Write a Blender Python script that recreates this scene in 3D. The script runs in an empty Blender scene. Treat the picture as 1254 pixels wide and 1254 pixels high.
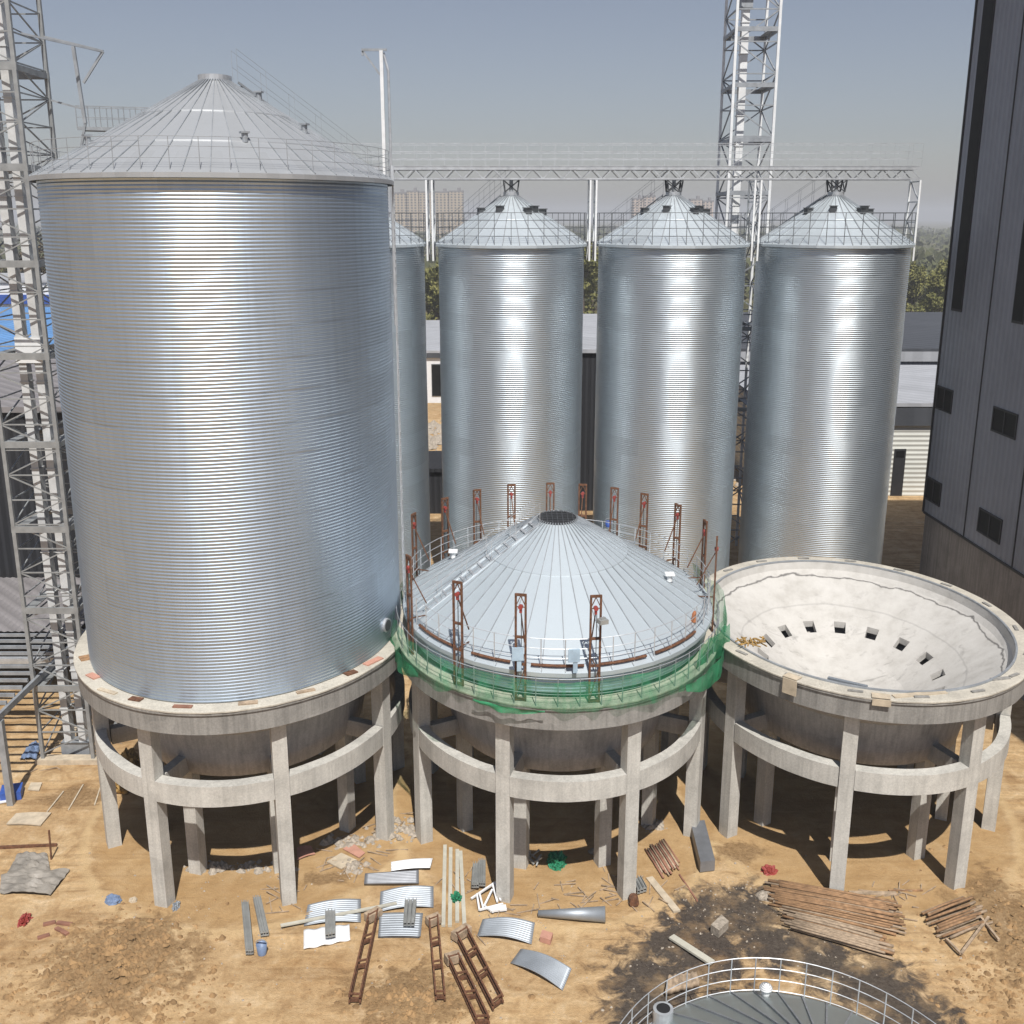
import bpy, math, random
from mathutils import Vector, noise
PI = math.pi
R = math.radians
random.seed(11)
sc = bpy.context.scene
col = sc.collection
K = 1.25                      # every round structure is a little deeper than wide in plan

# ------------------------------------------------------------------ camera
FPX, PITCH, CAMH = 1317.7, 0.2683, 26.0
cam = bpy.data.cameras.new('camera')
camo = bpy.data.objects.new('camera', cam)
col.objects.link(camo)
camo.location = (0, 0, CAMH)
camo.rotation_euler = (PI / 2 - PITCH, 0, 0)
cam.sensor_width = 36
cam.lens = 36 * FPX / 1254
cam.clip_end = 20000
sc.camera = camo


def ray(px, py):
    u = (px - 627) / FPX
    v = (py - 627) / FPX
    return Vector((u, math.cos(PITCH) - v * math.sin(PITCH), -math.sin(PITCH) - v * math.cos(PITCH)))


def at(px, py, z=0.0):
    d = ray(px, py)
    s = (z - CAMH) / d.z
    return Vector((d.x * s, d.y * s, z))


def aty(px, py, Y):
    d = ray(px, py)
    s = Y / d.y
    return Vector((d.x * s, Y, CAMH + d.z * s))


# ------------------------------------------------------------------ materials
def new_mat(name):
    m = bpy.data.materials.new(name)
    m.use_nodes = True
    nt = m.node_tree
    b = nt.nodes['Principled BSDF']
    return m, nt, b


def nd(nt, t, **kw):
    n = nt.nodes.new(t)
    for k, v in kw.items():
        if k in n.inputs.keys() if isinstance(k, str) else False:
            n.inputs[k].default_value = v
        else:
            setattr(n, k, v)
    return n


def math_n(nt, op, a, b=None, c=None):
    n = nt.nodes.new('ShaderNodeMath')
    n.operation = op
    for i, x in enumerate((a, b, c)):
        if x is None:
            continue
        if isinstance(x, (int, float)):
            n.inputs[i].default_value = x
        else:
            nt.links.new(x, n.inputs[i])
    return n.outputs[0]


def noise_n(nt, vec, scale, detail=4, rough=.55, dist=0):
    n = nt.nodes.new('ShaderNodeTexNoise')
    n.inputs['Scale'].default_value = scale
    n.inputs['Detail'].default_value = detail
    n.inputs['Roughness'].default_value = rough
    n.inputs['Distortion'].default_value = dist
    if vec is not None:
        nt.links.new(vec, n.inputs['Vector'])
    return n.outputs['Fac']


def ramp(nt, fac, stops):
    n = nt.nodes.new('ShaderNodeValToRGB')
    e = n.color_ramp.elements
    while len(e) > 1:
        e.remove(e[-1])
    for i, (p, c) in enumerate(stops):
        el = e[0] if i == 0 else e.new(p)
        el.position = p
        if isinstance(c, (int, float)):
            c = (c, c, c)
        el.color = (*c, 1)
    nt.links.new(fac, n.inputs[0])
    return n.outputs[0]


def mixc(nt, fac, a, b, mode='MIX'):
    n = nt.nodes.new('ShaderNodeMix')
    n.data_type = 'RGBA'
    n.blend_type = mode
    for idx, x in ((0, fac), (6, a), (7, b)):
        if isinstance(x, (int, float)):
            n.inputs[idx].default_value = x
        elif isinstance(x, tuple):
            n.inputs[idx].default_value = (*x, 1)
        else:
            nt.links.new(x, n.inputs[idx])
    return n.outputs[2]


def objco(nt):
    return nt.nodes.new('ShaderNodeTexCoord').outputs['Object']


def geopos(nt):
    return nt.nodes.new('ShaderNodeNewGeometry').outputs['Position']


def mapping(nt, vec, scale):
    n = nt.nodes.new('ShaderNodeMapping')
    n.inputs['Scale'].default_value = scale
    nt.links.new(vec, n.inputs['Vector'])
    return n.outputs[0]


def bump(nt, b, h, strength, dist):
    n = nt.nodes.new('ShaderNodeBump')
    n.inputs['Strength'].default_value = strength
    n.inputs['Distance'].default_value = dist
    nt.links.new(h, n.inputs['Height'])
    nt.links.new(n.outputs[0], b.inputs['Normal'])


def plain(name, c, rough=.7, metal=0., var=.18, scale=2.5, bmp=0., bscale=30):
    m, nt, b = new_mat(name)
    oc = objco(nt)
    f = noise_n(nt, oc, scale, 5)
    lo = tuple(x * (1 - var) for x in c)
    hi = tuple(min(1, x * (1 + var)) for x in c)
    cc = ramp(nt, f, [(.3, lo), (.7, hi)])
    nt.links.new(cc, b.inputs['Base Color'])
    b.inputs['Roughness'].default_value = rough
    b.inputs['Metallic'].default_value = metal
    if bmp:
        bump(nt, b, noise_n(nt, oc, bscale, 3), bmp, .02)
    return m


def concrete(name, c, streak=.35, dirt=.4):
    m, nt, b = new_mat(name)
    p = geopos(nt)
    big = noise_n(nt, p, .8, 6, .6)
    st = noise_n(nt, mapping(nt, p, (5, 5, .25)), 1.2, 4)
    fine = noise_n(nt, p, 14, 4)
    base = ramp(nt, big, [(.3, tuple(x * .8 for x in c)), (.5, c), (.72, tuple(min(1, x * 1.15) for x in c))])
    s2 = ramp(nt, st, [(.35, 1 - streak), (.6, 1.0)])
    cc = mixc(nt, 1.0, base, s2, 'MULTIPLY')
    d = ramp(nt, noise_n(nt, p, 2.3, 8, .7), [(.58, 0.), (.72, 1.)])
    dm = math_n(nt, 'MULTIPLY', d, dirt)
    cc = mixc(nt, dm, cc, tuple(x * .55 for x in c))
    drip = ramp(nt, noise_n(nt, mapping(nt, p, (9, 9, .16)), 1.0, 3, .5), [(.62, 0.), (.72, 1.)])
    cc = mixc(nt, math_n(nt, 'MULTIPLY', drip, dirt * .6), cc, tuple(x * .5 for x in c))
    pat = ramp(nt, noise_n(nt, p, .55, 2, .4), [(.61, 0.), (.625, 1.)])
    cc = mixc(nt, math_n(nt, 'MULTIPLY', pat, .22), cc, tuple(min(1, x * 1.3) for x in c))
    f2 = ramp(nt, fine, [(.3, .84), (.7, 1.06)])
    cc = mixc(nt, 1.0, cc, f2, 'MULTIPLY')
    nt.links.new(cc, b.inputs['Base Color'])
    b.inputs['Roughness'].default_value = .88
    bump(nt, b, fine, .35, .02)
    return m


def sheet_cells(nt, n, h, ky):
    """one random number for each wall or roof sheet, from angle and height"""
    oc = objco(nt)
    s = nt.nodes.new('ShaderNodeSeparateXYZ')
    nt.links.new(oc, s.inputs[0])
    th = math_n(nt, 'ARCTAN2', math_n(nt, 'DIVIDE', s.outputs[1], ky), s.outputs[0])
    row = math_n(nt, 'FLOOR', math_n(nt, 'DIVIDE', s.outputs[2], h))
    half = math_n(nt, 'MULTIPLY', math_n(nt, 'MODULO', row, 2.0), .5)
    cell = math_n(nt, 'FLOOR', math_n(nt, 'ADD', math_n(nt, 'MULTIPLY', th, n / (2 * PI)), half))
    cb = nt.nodes.new('ShaderNodeCombineXYZ')
    nt.links.new(cell, cb.inputs[0])
    nt.links.new(row, cb.inputs[1])
    w = nt.nodes.new('ShaderNodeTexWhiteNoise')
    w.noise_dimensions = '2D'
    nt.links.new(cb.outputs[0], w.inputs['Vector'])
    return oc, w.outputs['Value']


def galvanised(name, c, n=16, h=1.12, rough=(.3, .46), metal=.95, tone=.12, seam=0.):
    m, nt, b = new_mat(name)
    oc, cell = sheet_cells(nt, n, h, K)
    blot = noise_n(nt, oc, 1.6, 6, .65)
    vst = noise_n(nt, mapping(nt, oc, (3, 3, .12)), 1.0, 4)
    t = math_n(nt, 'ADD', math_n(nt, 'MULTIPLY', cell, .45), math_n(nt, 'ADD', math_n(nt, 'MULTIPLY', blot, .3), math_n(nt, 'MULTIPLY', vst, .35)))
    lo = tuple(x * (1 - tone) for x in c)
    hi = tuple(min(1, x * (1 + tone)) for x in c)
    cc = ramp(nt, t, [(.2, lo), (.9, hi)])
    if seam:
        s = nt.nodes.new('ShaderNodeSeparateXYZ')
        nt.links.new(oc, s.inputs[0])
        fr = math_n(nt, 'FRACT', math_n(nt, 'DIVIDE', s.outputs[2], seam))
        cc = mixc(nt, 1.0, cc, ramp(nt, fr, [(.0, .88), (.04, .92), (.06, 1.)]), 'MULTIPLY')
        drip = noise_n(nt, mapping(nt, oc, (4, 4, .1)), 1.3, 6, .7)
        cc = mixc(nt, 1.0, cc, ramp(nt, drip, [(.34, .94), (.5, 1.), (.68, 1.03)]), 'MULTIPLY')
    nt.links.new(cc, b.inputs['Base Color'])
    r = ramp(nt, t, [(.2, rough[1]), (.9, rough[0])])
    nt.links.new(r, b.inputs['Roughness'])
    b.inputs['Metallic'].default_value = metal
    return m


M = {}
M['galv'] = galvanised('galvanised_steel_wall', (.50, .58, .665), rough=(.38, .49), metal=.92, tone=.085, seam=1.125)
M['galv_small'] = galvanised('galvanised_steel_wall_small', (.59, .65, .69), n=12, rough=(.38, .49), metal=.9, tone=.10)
M['roof_big'] = galvanised('grey_roof_sheet', (.46, .475, .485), n=48, h=1.6, rough=(.5, .65), metal=.55, tone=.14)
M['roof'] = galvanised('pale_roof_sheet', (.60, .665, .70), n=48, h=50, rough=(.45, .6), metal=.55, tone=.1)
M['roof_small'] = galvanised('bright_roof_sheet', (.66, .72, .75), n=30, h=50, rough=(.4, .58), metal=.6, tone=.2)
M['roof_low'] = galvanised('green_grey_roof_sheet', (.42, .47, .47), n=48, h=50, rough=(.4, .55), metal=.75, tone=.06)
M['steel'] = plain('zinc_steel', (.55, .57, .59), .5, .55)
M['casing'] = plain('grey_white_casing', (.56, .57, .57), .5, 0, .12)
M['tower'] = plain('tower_steel', (.30, .31, .31), .6, .3)
M['rail_dark'] = plain('grey_rail', (.14, .15, .16), .6, .3)
M['steel_dim'] = plain('dull_zinc_steel', (.34, .36, .38), .6, .4)
M['white_paint'] = plain('white_painted_steel', (.78, .79, .79), .5, 0, .08)
M['dark_steel'] = plain('dark_steel', (.07, .075, .08), .6, .2)
M['rust'] = plain('rusty_steel', (.135, .060, .030), .85, 0, .5, 9, .4)
M['red'] = plain('red_paint', (.30, .05, .04), .6)
M['conc'] = concrete('cast_concrete', (.55, .53, .48), .14, .3)
M['conc_dark'] = concrete('grey_formwork_concrete', (.30, .288, .265), .25, .35)
M['conc_shell'] = concrete('formed_hopper_concrete', (.50, .475, .44), .2, .4)
M['mortar'] = concrete('cream_mortar', (.54, .50, .42), .1, .4)
M['green_cloth'] = None
M['sheet'] = plain('loose_galvanised_sheet', (.36, .39, .42), .55, .6, .12, 1.5)
M['sheet_white'] = plain('white_sheet', (.85, .86, .87), .45, .1, .05)
M['sheet_dark'] = plain('weathered_sheet', (.24, .25, .27), .5, .5, .12)
M['channel'] = plain('zinc_channel', (.36, .37, .36), .55, .45, .2)
M['pale_strip'] = plain('pale_strip', (.52, .50, .42), .7, .1, .12)
M['wood'] = plain('brown_timber', (.30, .175, .09), .85, 0, .45, 4, .4)
M['wood_grey'] = plain('grey_timber', (.36, .27, .185), .85, 0, .4, 4, .4)
M['wood_pale'] = plain('pale_board', (.50, .42, .31), .85, 0, .2, 3)
M['rod'] = plain('reddish_rod', (.27, .13, .085), .8, 0, .3)
M['pink'] = plain('faded_pink_board', (.50, .26, .19), .85, 0, .15)
M['blue'] = plain('blue_plastic', (.04, .10, .38), .5)
M['blue_grey'] = plain('blue_grey_plastic', (.16, .22, .34), .5)
M['pale_blue'] = plain('pale_blue_paint', (.38, .50, .60), .5)
M['tarp_green'] = plain('green_tarpaulin', (.02, .20, .10), .7, 0, .35, 8)
M['plastic'] = plain('grey_brown_plastic_film', (.27, .245, .21), .35, 0, .3, 2)
M['black'] = plain('black_opening_shade', (.012, .012, .013), .7)  # flat black, paints the shade inside roof openings
M['yellow'] = plain('yellow_timber', (.33, .20, .06), .8, 0, .55, 5)
M['stone'] = plain('pale_rubble', (.36, .31, .25), .9, 0, .35, 8)
M['orange'] = plain('orange_plastic', (.36, .13, .05), .6)

# corrugated cladding of buildings
def cladding(name, c, period=.9, amp=.12, rough=.6, vertical=True):
    m, nt, b = new_mat(name)
    p = geopos(nt)
    s = nt.nodes.new('ShaderNodeSeparateXYZ')
    nt.links.new(p, s.inputs[0])
    src = math_n(nt, 'ADD', s.outputs[0], s.outputs[1]) if vertical else s.outputs[2]
    w = math_n(nt, 'SINE', math_n(nt, 'MULTIPLY', src, 2 * PI / period))
    f = noise_n(nt, p, .25, 5)
    base = ramp(nt, f, [(.3, tuple(x * .88 for x in c)), (.7, tuple(min(1, x * 1.1) for x in c))])
    cc = mixc(nt, 1.0, base, ramp(nt, w, [(.0, 1 - amp), (.5, 1.0)]), 'MULTIPLY')
    nt.links.new(cc, b.inputs['Base Color'])
    b.inputs['Roughness'].default_value = rough
    b.inputs['Specular IOR Level'].default_value = .2
    bump(nt, b, w, .5, .05)
    return m


M['clad_grey'] = cladding('grey_blue_cladding', (.25, .262, .30), .55, .1, .65)
M['clad_white'] = cladding('white_cladding', (.72, .72, .66), .45, .12, .6, False)
M['clad_dark'] = cladding('charcoal_cladding', (.035, .036, .04), .5, .35, .7)
M['roof_flat'] = cladding('light_grey_roof', (.40, .41, .43), 2.2, .1)
M['roof_flat_dark'] = cladding('dark_grey_roof', (.075, .08, .09), 3.0, .15)
M['roof_taupe'] = cladding('taupe_roof', (.25, .235, .235), 1.2, .15)
M['roof_blue'] = cladding('blue_roof', (.13, .29, .56), 1.0, .15)
M['bare_wall'] = concrete('dark_plinth_concrete', (.27, .245, .225), .3, .4)
M['glass'] = plain('dark_glass', (.006, .0055, .005), .6, 0, .6, 1.2)
M['glass'].node_tree.nodes['Principled BSDF'].inputs['Specular IOR Level'].default_value = .12
M['frame_dark'] = plain('dark_window_frame', (.018, .018, .02), .7)


def green_net(name='green_safety_net', lo=.14, hi=.55):
    m, nt, b = new_mat(name)
    p = objco(nt)
    f = noise_n(nt, p, 1.3, 5, .6)
    cc = ramp(nt, f, [(.3, (.015, .19, .075)), (.7, (.05, .36, .17))])
    nt.links.new(cc, b.inputs['Base Color'])
    b.inputs['Roughness'].default_value = .7
    tr = nt.nodes.new('ShaderNodeBsdfTransparent')
    tr.inputs[0].default_value = (.86, .97, .90, 1)
    mx = nt.nodes.new('ShaderNodeMixShader')
    fac = ramp(nt, noise_n(nt, mapping(nt, p, (1.6, 1.6, .6)), 1.1, 6, .65, .8), [(.36, lo), (.5, (lo + hi) * .42), (.66, hi)])
    nt.links.new(fac, mx.inputs[0])
    nt.links.new(tr.outputs[0], mx.inputs[1])
    nt.links.new(b.outputs[0], mx.inputs[2])
    nt.links.new(mx.outputs[0], nt.nodes['Material Output'].inputs[0])
    return m


M['green_cloth'] = green_net()
M['green_dense'] = green_net('dense_green_net', .6, .92)


def leaf_mat(name, a, c):
    m, nt, b = new_mat(name)
    f = noise_n(nt, geopos(nt), .35, 5, .7)
    nt.links.new(ramp(nt, f, [(.3, a), (.7, c)]), b.inputs['Base Color'])
    b.inputs['Roughness'].default_value = .9
    return m


M['leaf_olive'] = leaf_mat('olive_leaves', (.12, .13, .035), (.25, .23, .075))
M['leaf_green'] = leaf_mat('green_leaves', (.075, .10, .025), (.15, .17, .05))
M['leaf_brown'] = leaf_mat('bare_brown_twigs', (.07, .055, .035), (.14, .11, .07))
M['wood_far'] = leaf_mat('far_wood_leaves', (.05, .062, .022), (.125, .125, .05))
M['bark'] = plain('bark', (.10, .075, .055), .9)


# ------------------------------------------------------------------ mesh builder
def P(r, a, z):
    return Vector((r * math.cos(a), K * r * math.sin(a), z))


class MB:
    def __init__(s):
        s.v = []
        s.f = []

    def add(s, vs, fs):
        o = len(s.v)
        s.v += [tuple(v) for v in vs]
        s.f += [tuple(i + o for i in f) for f in fs]

    def box(s, c, size, rz=0, tilt=None):
        x, y, z = (d / 2 for d in size)
        cs, sn = math.cos(rz), math.sin(rz)
        vs = []
        for dz in (-z, z):
            for dx, dy in ((-x, -y), (x, -y), (x, y), (-x, y)):
                vs.append((c[0] + dx * cs - dy * sn, c[1] + dx * sn + dy * cs, c[2] + dz))
        s.add(vs, [(3, 2, 1, 0), (4, 5, 6, 7), (0, 1, 5, 4), (1, 2, 6, 5), (2, 3, 7, 6), (3, 0, 4, 7)])

    def bar(s, a, b, w, h=None):
        a, b = Vector(a), Vector(b)
        h = w if h is None else h
        d = (b - a).normalized()
        up = Vector((0, 0, 1)) if abs(d.z) < .95 else Vector((0, 1, 0))
        sx = d.cross(up).normalized() * w / 2
        sy = sx.cross(d).normalized() * h / 2
        vs = []
        for p in (a, b):
            vs += [p - sx - sy, p + sx - sy, p + sx + sy, p - sx + sy]
        s.add(vs, [(3, 2, 1, 0), (4, 5, 6, 7), (0, 1, 5, 4), (1, 2, 6, 5), (2, 3, 7, 6), (3, 0, 4, 7)])

    def tube(s, a, b, r, r2=None, n=7, cap=True):
        a, b = Vector(a), Vector(b)
        r2 = r if r2 is None else r2
        d = (b - a).normalized()
        up = Vector((0, 0, 1)) if abs(d.z) < .95 else Vector((0, 1, 0))
        x = d.cross(up).normalized()
        y = x.cross(d)
        vs = []
        for p, q in ((a, r), (b, r2)):
            for i in range(n):
                t = 2 * PI * i / n
                vs.append(p + x * (q * math.cos(t)) + y * (q * math.sin(t)))
        fs = [(i, (i + 1) % n, n + (i + 1) % n, n + i) for i in range(n)]
        if cap:
            fs += [tuple(range(n))[::-1], tuple(range(n, 2 * n))]
        s.add(vs, fs)

    def path(s, pts, r, n=5, closed=False):
        pts = [Vector(p) for p in pts]
        N = len(pts)
        vs = []
        for i, p in enumerate(pts):
            q = pts[(i + 1) % N] if (closed or i < N - 1) else p
            o = pts[i - 1] if (closed or i > 0) else p
            d = (q - o).normalized()
            up = Vector((0, 0, 1)) if abs(d.z) < .95 else Vector((0, 1, 0))
            x = d.cross(up).normalized()
            y = x.cross(d)
            for k in range(n):
                t = 2 * PI * k / n
                vs.append(p + x * (r * math.cos(t)) + y * (r * math.sin(t)))
        fs = []
        for i in range(N if closed else N - 1):
            j = (i + 1) % N
            for k in range(n):
                fs.append((i * n + k, i * n + (k + 1) % n, j * n + (k + 1) % n, j * n + k))
        if not closed:
            fs += [tuple(range(n))[::-1], tuple(range((N - 1) * n, N * n))]
        s.add(vs, fs)

    def lathe(s, prof, n, a0=0., a1=2 * PI, loop=False, wob=None):
        full = abs(a1 - a0) > 2 * PI - 1e-6
        m = n if full else n + 1
        vs = []
        for (r, z) in prof:
            for i in range(m):
                a = a0 + (a1 - a0) * i / n
                rr = r + (wob(a, z) if wob else 0)
                vs.append((rr * math.cos(a), K * rr * math.sin(a), z))
        fs = []
        rows = len(prof)
        for j in range(rows if loop else rows - 1):
            jj = (j + 1) % rows
            for i in range(n):
                k = (i + 1) % m
                fs.append((j * m + i, j * m + k, jj * m + k, jj * m + i))
        if loop and not full:
            fs.append(tuple(j * m for j in range(rows)))
            fs.append(tuple(j * m + n for j in range(rows))[::-1])
        s.add(vs, fs)

    def mesh(s, name, mat, smooth=False):
        me = bpy.data.meshes.new(name)
        me.from_pydata(s.v, [], s.f)
        if mat is not None:
            me.materials.append(mat)
        if smooth:
            me.shade_smooth()
        me.update()
        return me

    def build(s, name, mat, parent=None, smooth=False, loc=None):
        o = bpy.data.objects.new(name, s.mesh(name, mat, smooth))
        col.objects.link(o)
        if parent is not None:
            o.parent = parent
        if loc is not None:
            o.location = loc
        return o


def tag(o, label, cat, group=None, kind=None):
    o['label'] = label
    o['category'] = cat
    if group:
        o['group'] = group
    if kind:
        o['kind'] = kind
    return o


def struct(o, kind='structure'):
    o['kind'] = kind
    return o


def empty(name, loc, label, cat, group=None, rz=0.):
    o = bpy.data.objects.new(name, None)
    o.empty_display_size = .2
    col.objects.link(o)
    o.location = loc
    o.rotation_euler.z = rz
    return tag(o, label, cat, group)


def clone(o, loc=None, label=None, parent=None, rz=None):
    c = o.copy()
    col.objects.link(c)
    if parent is not None:
        c.parent = parent
    if loc is not None:
        c.location = loc
    if rz is not None:
        c.rotation_euler.z = rz
    if label:
        c['label'] = label
    for ch in list(o.children):
        clone(ch, parent=c)
    return c


ORD = ['first', 'second', 'third', 'fourth', 'fifth', 'sixth', 'seventh', 'eighth', 'ninth', 'tenth']

# ------------------------------------------------------------------ ground
CL, CM, CR = (-11.336, 43.967), (1.937, 44.339), (15.121, 44.829)
CB = (8.0, 22.75)             # low roof nearest the camera


def mound(x, y, cx, cy, rx, ry, h):
    d = ((x - cx) / rx) ** 2 + ((y - cy) / ry) ** 2
    return h * math.exp(-d * 1.6) if d < 5 else 0


ML = at(150, 1185)
MR = at(1245, 1140)
MG = at(492, 985)


def height(x, y):
    if y > 75 or abs(x) > 60:
        return 0.0
    v = Vector((x, y, 0))
    n = noise.noise(v * .35) * .05 + noise.noise(v * 1.1) * .035 + noise.noise(v * 2.7) * .018
    rough = mound(x, y, ML.x, ML.y, 3.0, 3.4, 1.) + mound(x, y, MR.x, MR.y, 2.2, 4.0, 1.) + mound(x, y, at(500, 1230).x, at(500, 1230).y, 2, 1.6, .6)
    z = n + rough * (.22 + .26 * abs(noise.noise(v * 1.6)) + .16 * noise.noise(v * 3.3))
    z += mound(x, y, MG.x, MG.y, 1.1, 4.0, .5)
    # worn tracks round the bases
    for c in (CL, CM, CR):
        d = math.hypot(x - c[0], (y - c[1]) / K)
        z += .07 * math.exp(-((d - 7.35) / .16) ** 2)
    f = min(1, max(0, (75 - y) / 15))
    return z * f


def axis(pieces):
    out = []
    for a, b, st in pieces:
        n = max(1, int(round((b - a) / st)))
        out += [a + (b - a) * i / n for i in range(n)]
    out.append(pieces[-1][1])
    return out


gx = axis([(-6000, -1000, 1000), (-1000, -100, 100), (-100, -36, 8), (-36, 34, .3), (34, 100, 8), (100, 1000, 100), (1000, 6000, 1000)])
gy = axis([(-80, 0, 20), (0, 24, 3), (24, 60, .3), (60, 100, 4), (100, 1000, 60), (1000, 6500, 500)])
gb = MB()
nx, ny = len(gx), len(gy)
gb.v = [(x, y, height(x, y)) for y in gy for x in gx]
gb.f = [(j * nx + i, j * nx + i + 1, (j + 1) * nx + i + 1, (j + 1) * nx + i) for j in range(ny - 1) for i in range(nx - 1)]


def ground_mat():
    m, nt, b = new_mat('sandy_soil')
    p = geopos(nt)
    s = nt.nodes.new('ShaderNodeSeparateXYZ')
    nt.links.new(p, s.inputs[0])
    big = noise_n(nt, p, .22, 6, .6)
    mid = noise_n(nt, p, 1.1, 7, .65, .6)
    fine = noise_n(nt, p, 7, 6, .7)
    trk = noise_n(nt, mapping(nt, p, (.45, 1.1, 1)), 1.0, 6, .6, 1.2)
    sand = ramp(nt, mid, [(.28, (.33, .205, .10)), (.42, (.45, .30, .155)), (.55, (.535, .375, .205)), (.72, (.61, .46, .29))])
    s2 = ramp(nt, big, [(.3, (.80, .74, .68)), (.55, (1., 1., 1.)), (.75, (1.12, 1.12, 1.1))])
    sand = mixc(nt, 1.0, sand, s2, 'MULTIPLY')
    sand = mixc(nt, 1.0, sand, ramp(nt, trk, [(.36, (.88, .85, .81)), (.52, (1.03, 1.03, 1.03))]), 'MULTIPLY')
    sand = mixc(nt, 1.0, sand, ramp(nt, fine, [(.3, .82), (.62, 1.08)]), 'MULTIPLY')

    def spot(cx, cy, rx, ry, lo=.62, hi=1.05):
        dx = math_n(nt, 'DIVIDE', math_n(nt, 'SUBTRACT', s.outputs[0], cx), rx)
        dy = math_n(nt, 'DIVIDE', math_n(nt, 'SUBTRACT', s.outputs[1], cy), ry)
        d = math_n(nt, 'SQRT', math_n(nt, 'ADD', math_n(nt, 'POWER', dx, 2.0), math_n(nt, 'POWER', dy, 2.0)))
        d = math_n(nt, 'ADD', d, math_n(nt, 'MULTIPLY', math_n(nt, 'SUBTRACT', mid, .5), 2.6))
        return ramp(nt, d, [(lo, 1.), (hi, 0.)])
    # churned brown clods
    q = at(150, 1185)
    br = spot(q.x, q.y, 3.0, 3.2)
    for (px, py, rx, ry) in ((1245, 1140, 2.0, 4.2), (500, 1225, 2.6, 1.8), (395, 1075, 1.2, .6), (95, 975, 2., .9), (905, 1045, 1.2, 1.0)):
        q = at(px, py)
        br = math_n(nt, 'MAXIMUM', br, spot(q.x, q.y, rx, ry))
    # wheel tracks, swept diagonally over the open sand
    rt = nt.nodes.new('ShaderNodeMapping')
    rt.inputs['Rotation'].default_value = (0, 0, R(-24))
    rt.inputs['Scale'].default_value = (.10, 2.6, 1)
    nt.links.new(p, rt.inputs['Vector'])
    ruts = noise_n(nt, rt.outputs[0], 1.2, 4, .55, .3)
    rutm = ramp(nt, noise_n(nt, p, .16, 3), [(.42, 0.), (.56, .8)])
    sand = mixc(nt, rutm, sand, mixc(nt, 1.0, sand, ramp(nt, ruts, [(.36, (.72, .68, .63)), (.47, (1., 1., 1.)), (.62, (1.12, 1.1, 1.06))]), 'MULTIPLY'))
    # trampled earth inside, pale trench edge round each base
    for c_ in (CL, CM, CR):
        dx = math_n(nt, 'SUBTRACT', s.outputs[0], c_[0])
        dy = math_n(nt, 'DIVIDE', math_n(nt, 'SUBTRACT', s.outputs[1], c_[1]), K)
        d = math_n(nt, 'SQRT', math_n(nt, 'ADD', math_n(nt, 'POWER', dx, 2.0), math_n(nt, 'POWER', dy, 2.0)))
        d = math_n(nt, 'ADD', d, math_n(nt, 'MULTIPLY', math_n(nt, 'SUBTRACT', mid, .5), .35))
        dn = math_n(nt, 'DIVIDE', d, 10.)
        sand = mixc(nt, ramp(nt, dn, [(.68, .55), (.73, 0.)]), sand, (.43, .27, .12))
        sand = mixc(nt, ramp(nt, dn, [(.715, 0.), (.735, .55), (.75, .5), (.775, 0.)]), sand, (.60, .43, .23))
    stn = ramp(nt, noise_n(nt, p, .55, 7, .7, 1.0), [(.58, 0.), (.72, .42)])
    sand = mixc(nt, stn, sand, (.25, .14, .055))
    sand = mixc(nt, math_n(nt, 'MULTIPLY', br, .8), sand, ramp(nt, fine, [(.3, (.13, .075, .032)), (.7, (.36, .235, .12))]))
    # dark wet soil round the low roof
    dk = None
    for (px, py, rx, ry) in ((900, 1122, 2.6, 2.4), (850, 1165, 2.5, 3.0), (800, 1215, 2.1, 3.2), (960, 1160, 2.6, 1.8), (1060, 1205, 2.5, 2.3), (1100, 1240, 2.2, 2.6), (1010, 1180, 1.8, 1.5)):
        q = at(px, py)
        sp = spot(q.x, q.y, rx, ry)
        dk = sp if dk is None else math_n(nt, 'MAXIMUM', dk, sp)
    sand = mixc(nt, math_n(nt, 'MULTIPLY', dk, math_n(nt, 'MULTIPLY', ramp(nt, noise_n(nt, p, .8, 5, .6), [(.34, .55), (.52, 1.)]), .93)), sand, ramp(nt, fine, [(.3, (.022, .02, .02)), (.7, (.085, .075, .068))]))
    # beyond the yard: rough grass and fields
    far = ramp(nt, noise_n(nt, p, .012, 6, .6), [(.3, (.07, .075, .03)), (.5, (.12, .11, .05)), (.7, (.20, .16, .09))])
    fz = math_n(nt, 'ADD', math_n(nt, 'DIVIDE', s.outputs[1], 400.), math_n(nt, 'MULTIPLY', math_n(nt, 'SUBTRACT', big, .5), .12))
    cc = mixc(nt, ramp(nt, fz, [(.36, 0.), (.42, 1.)]), sand, far)
    nt.links.new(cc, b.inputs['Base Color'])
    b.inputs['Roughness'].default_value = .95
    b.inputs['Specular IOR Level'].default_value = .2
    h = math_n(nt, 'ADD', math_n(nt, 'MULTIPLY', fine, .6), math_n(nt, 'ADD', noise_n(nt, p, 24, 3), math_n(nt, 'MULTIPLY', mid, 1.2)))
    bump(nt, b, h, .55, .10)
    return m


struct(gb.build('ground', ground_mat(), smooth=True))


def gz(p):
    return Vector((p.x, p.y, height(p.x, p.y) + .01))


def g(px, py, up=0.):
    p = gz(at(px, py))
    p.z += up
    return p


# ------------------------------------------------------------------ concrete silo bases
ZR, ZF, ZT, ZTB = 8.83, 7.93, 5.54, 4.70     # ring top, fascia foot, tie beam top and foot
RC, RO = 6.29, 6.97


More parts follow.
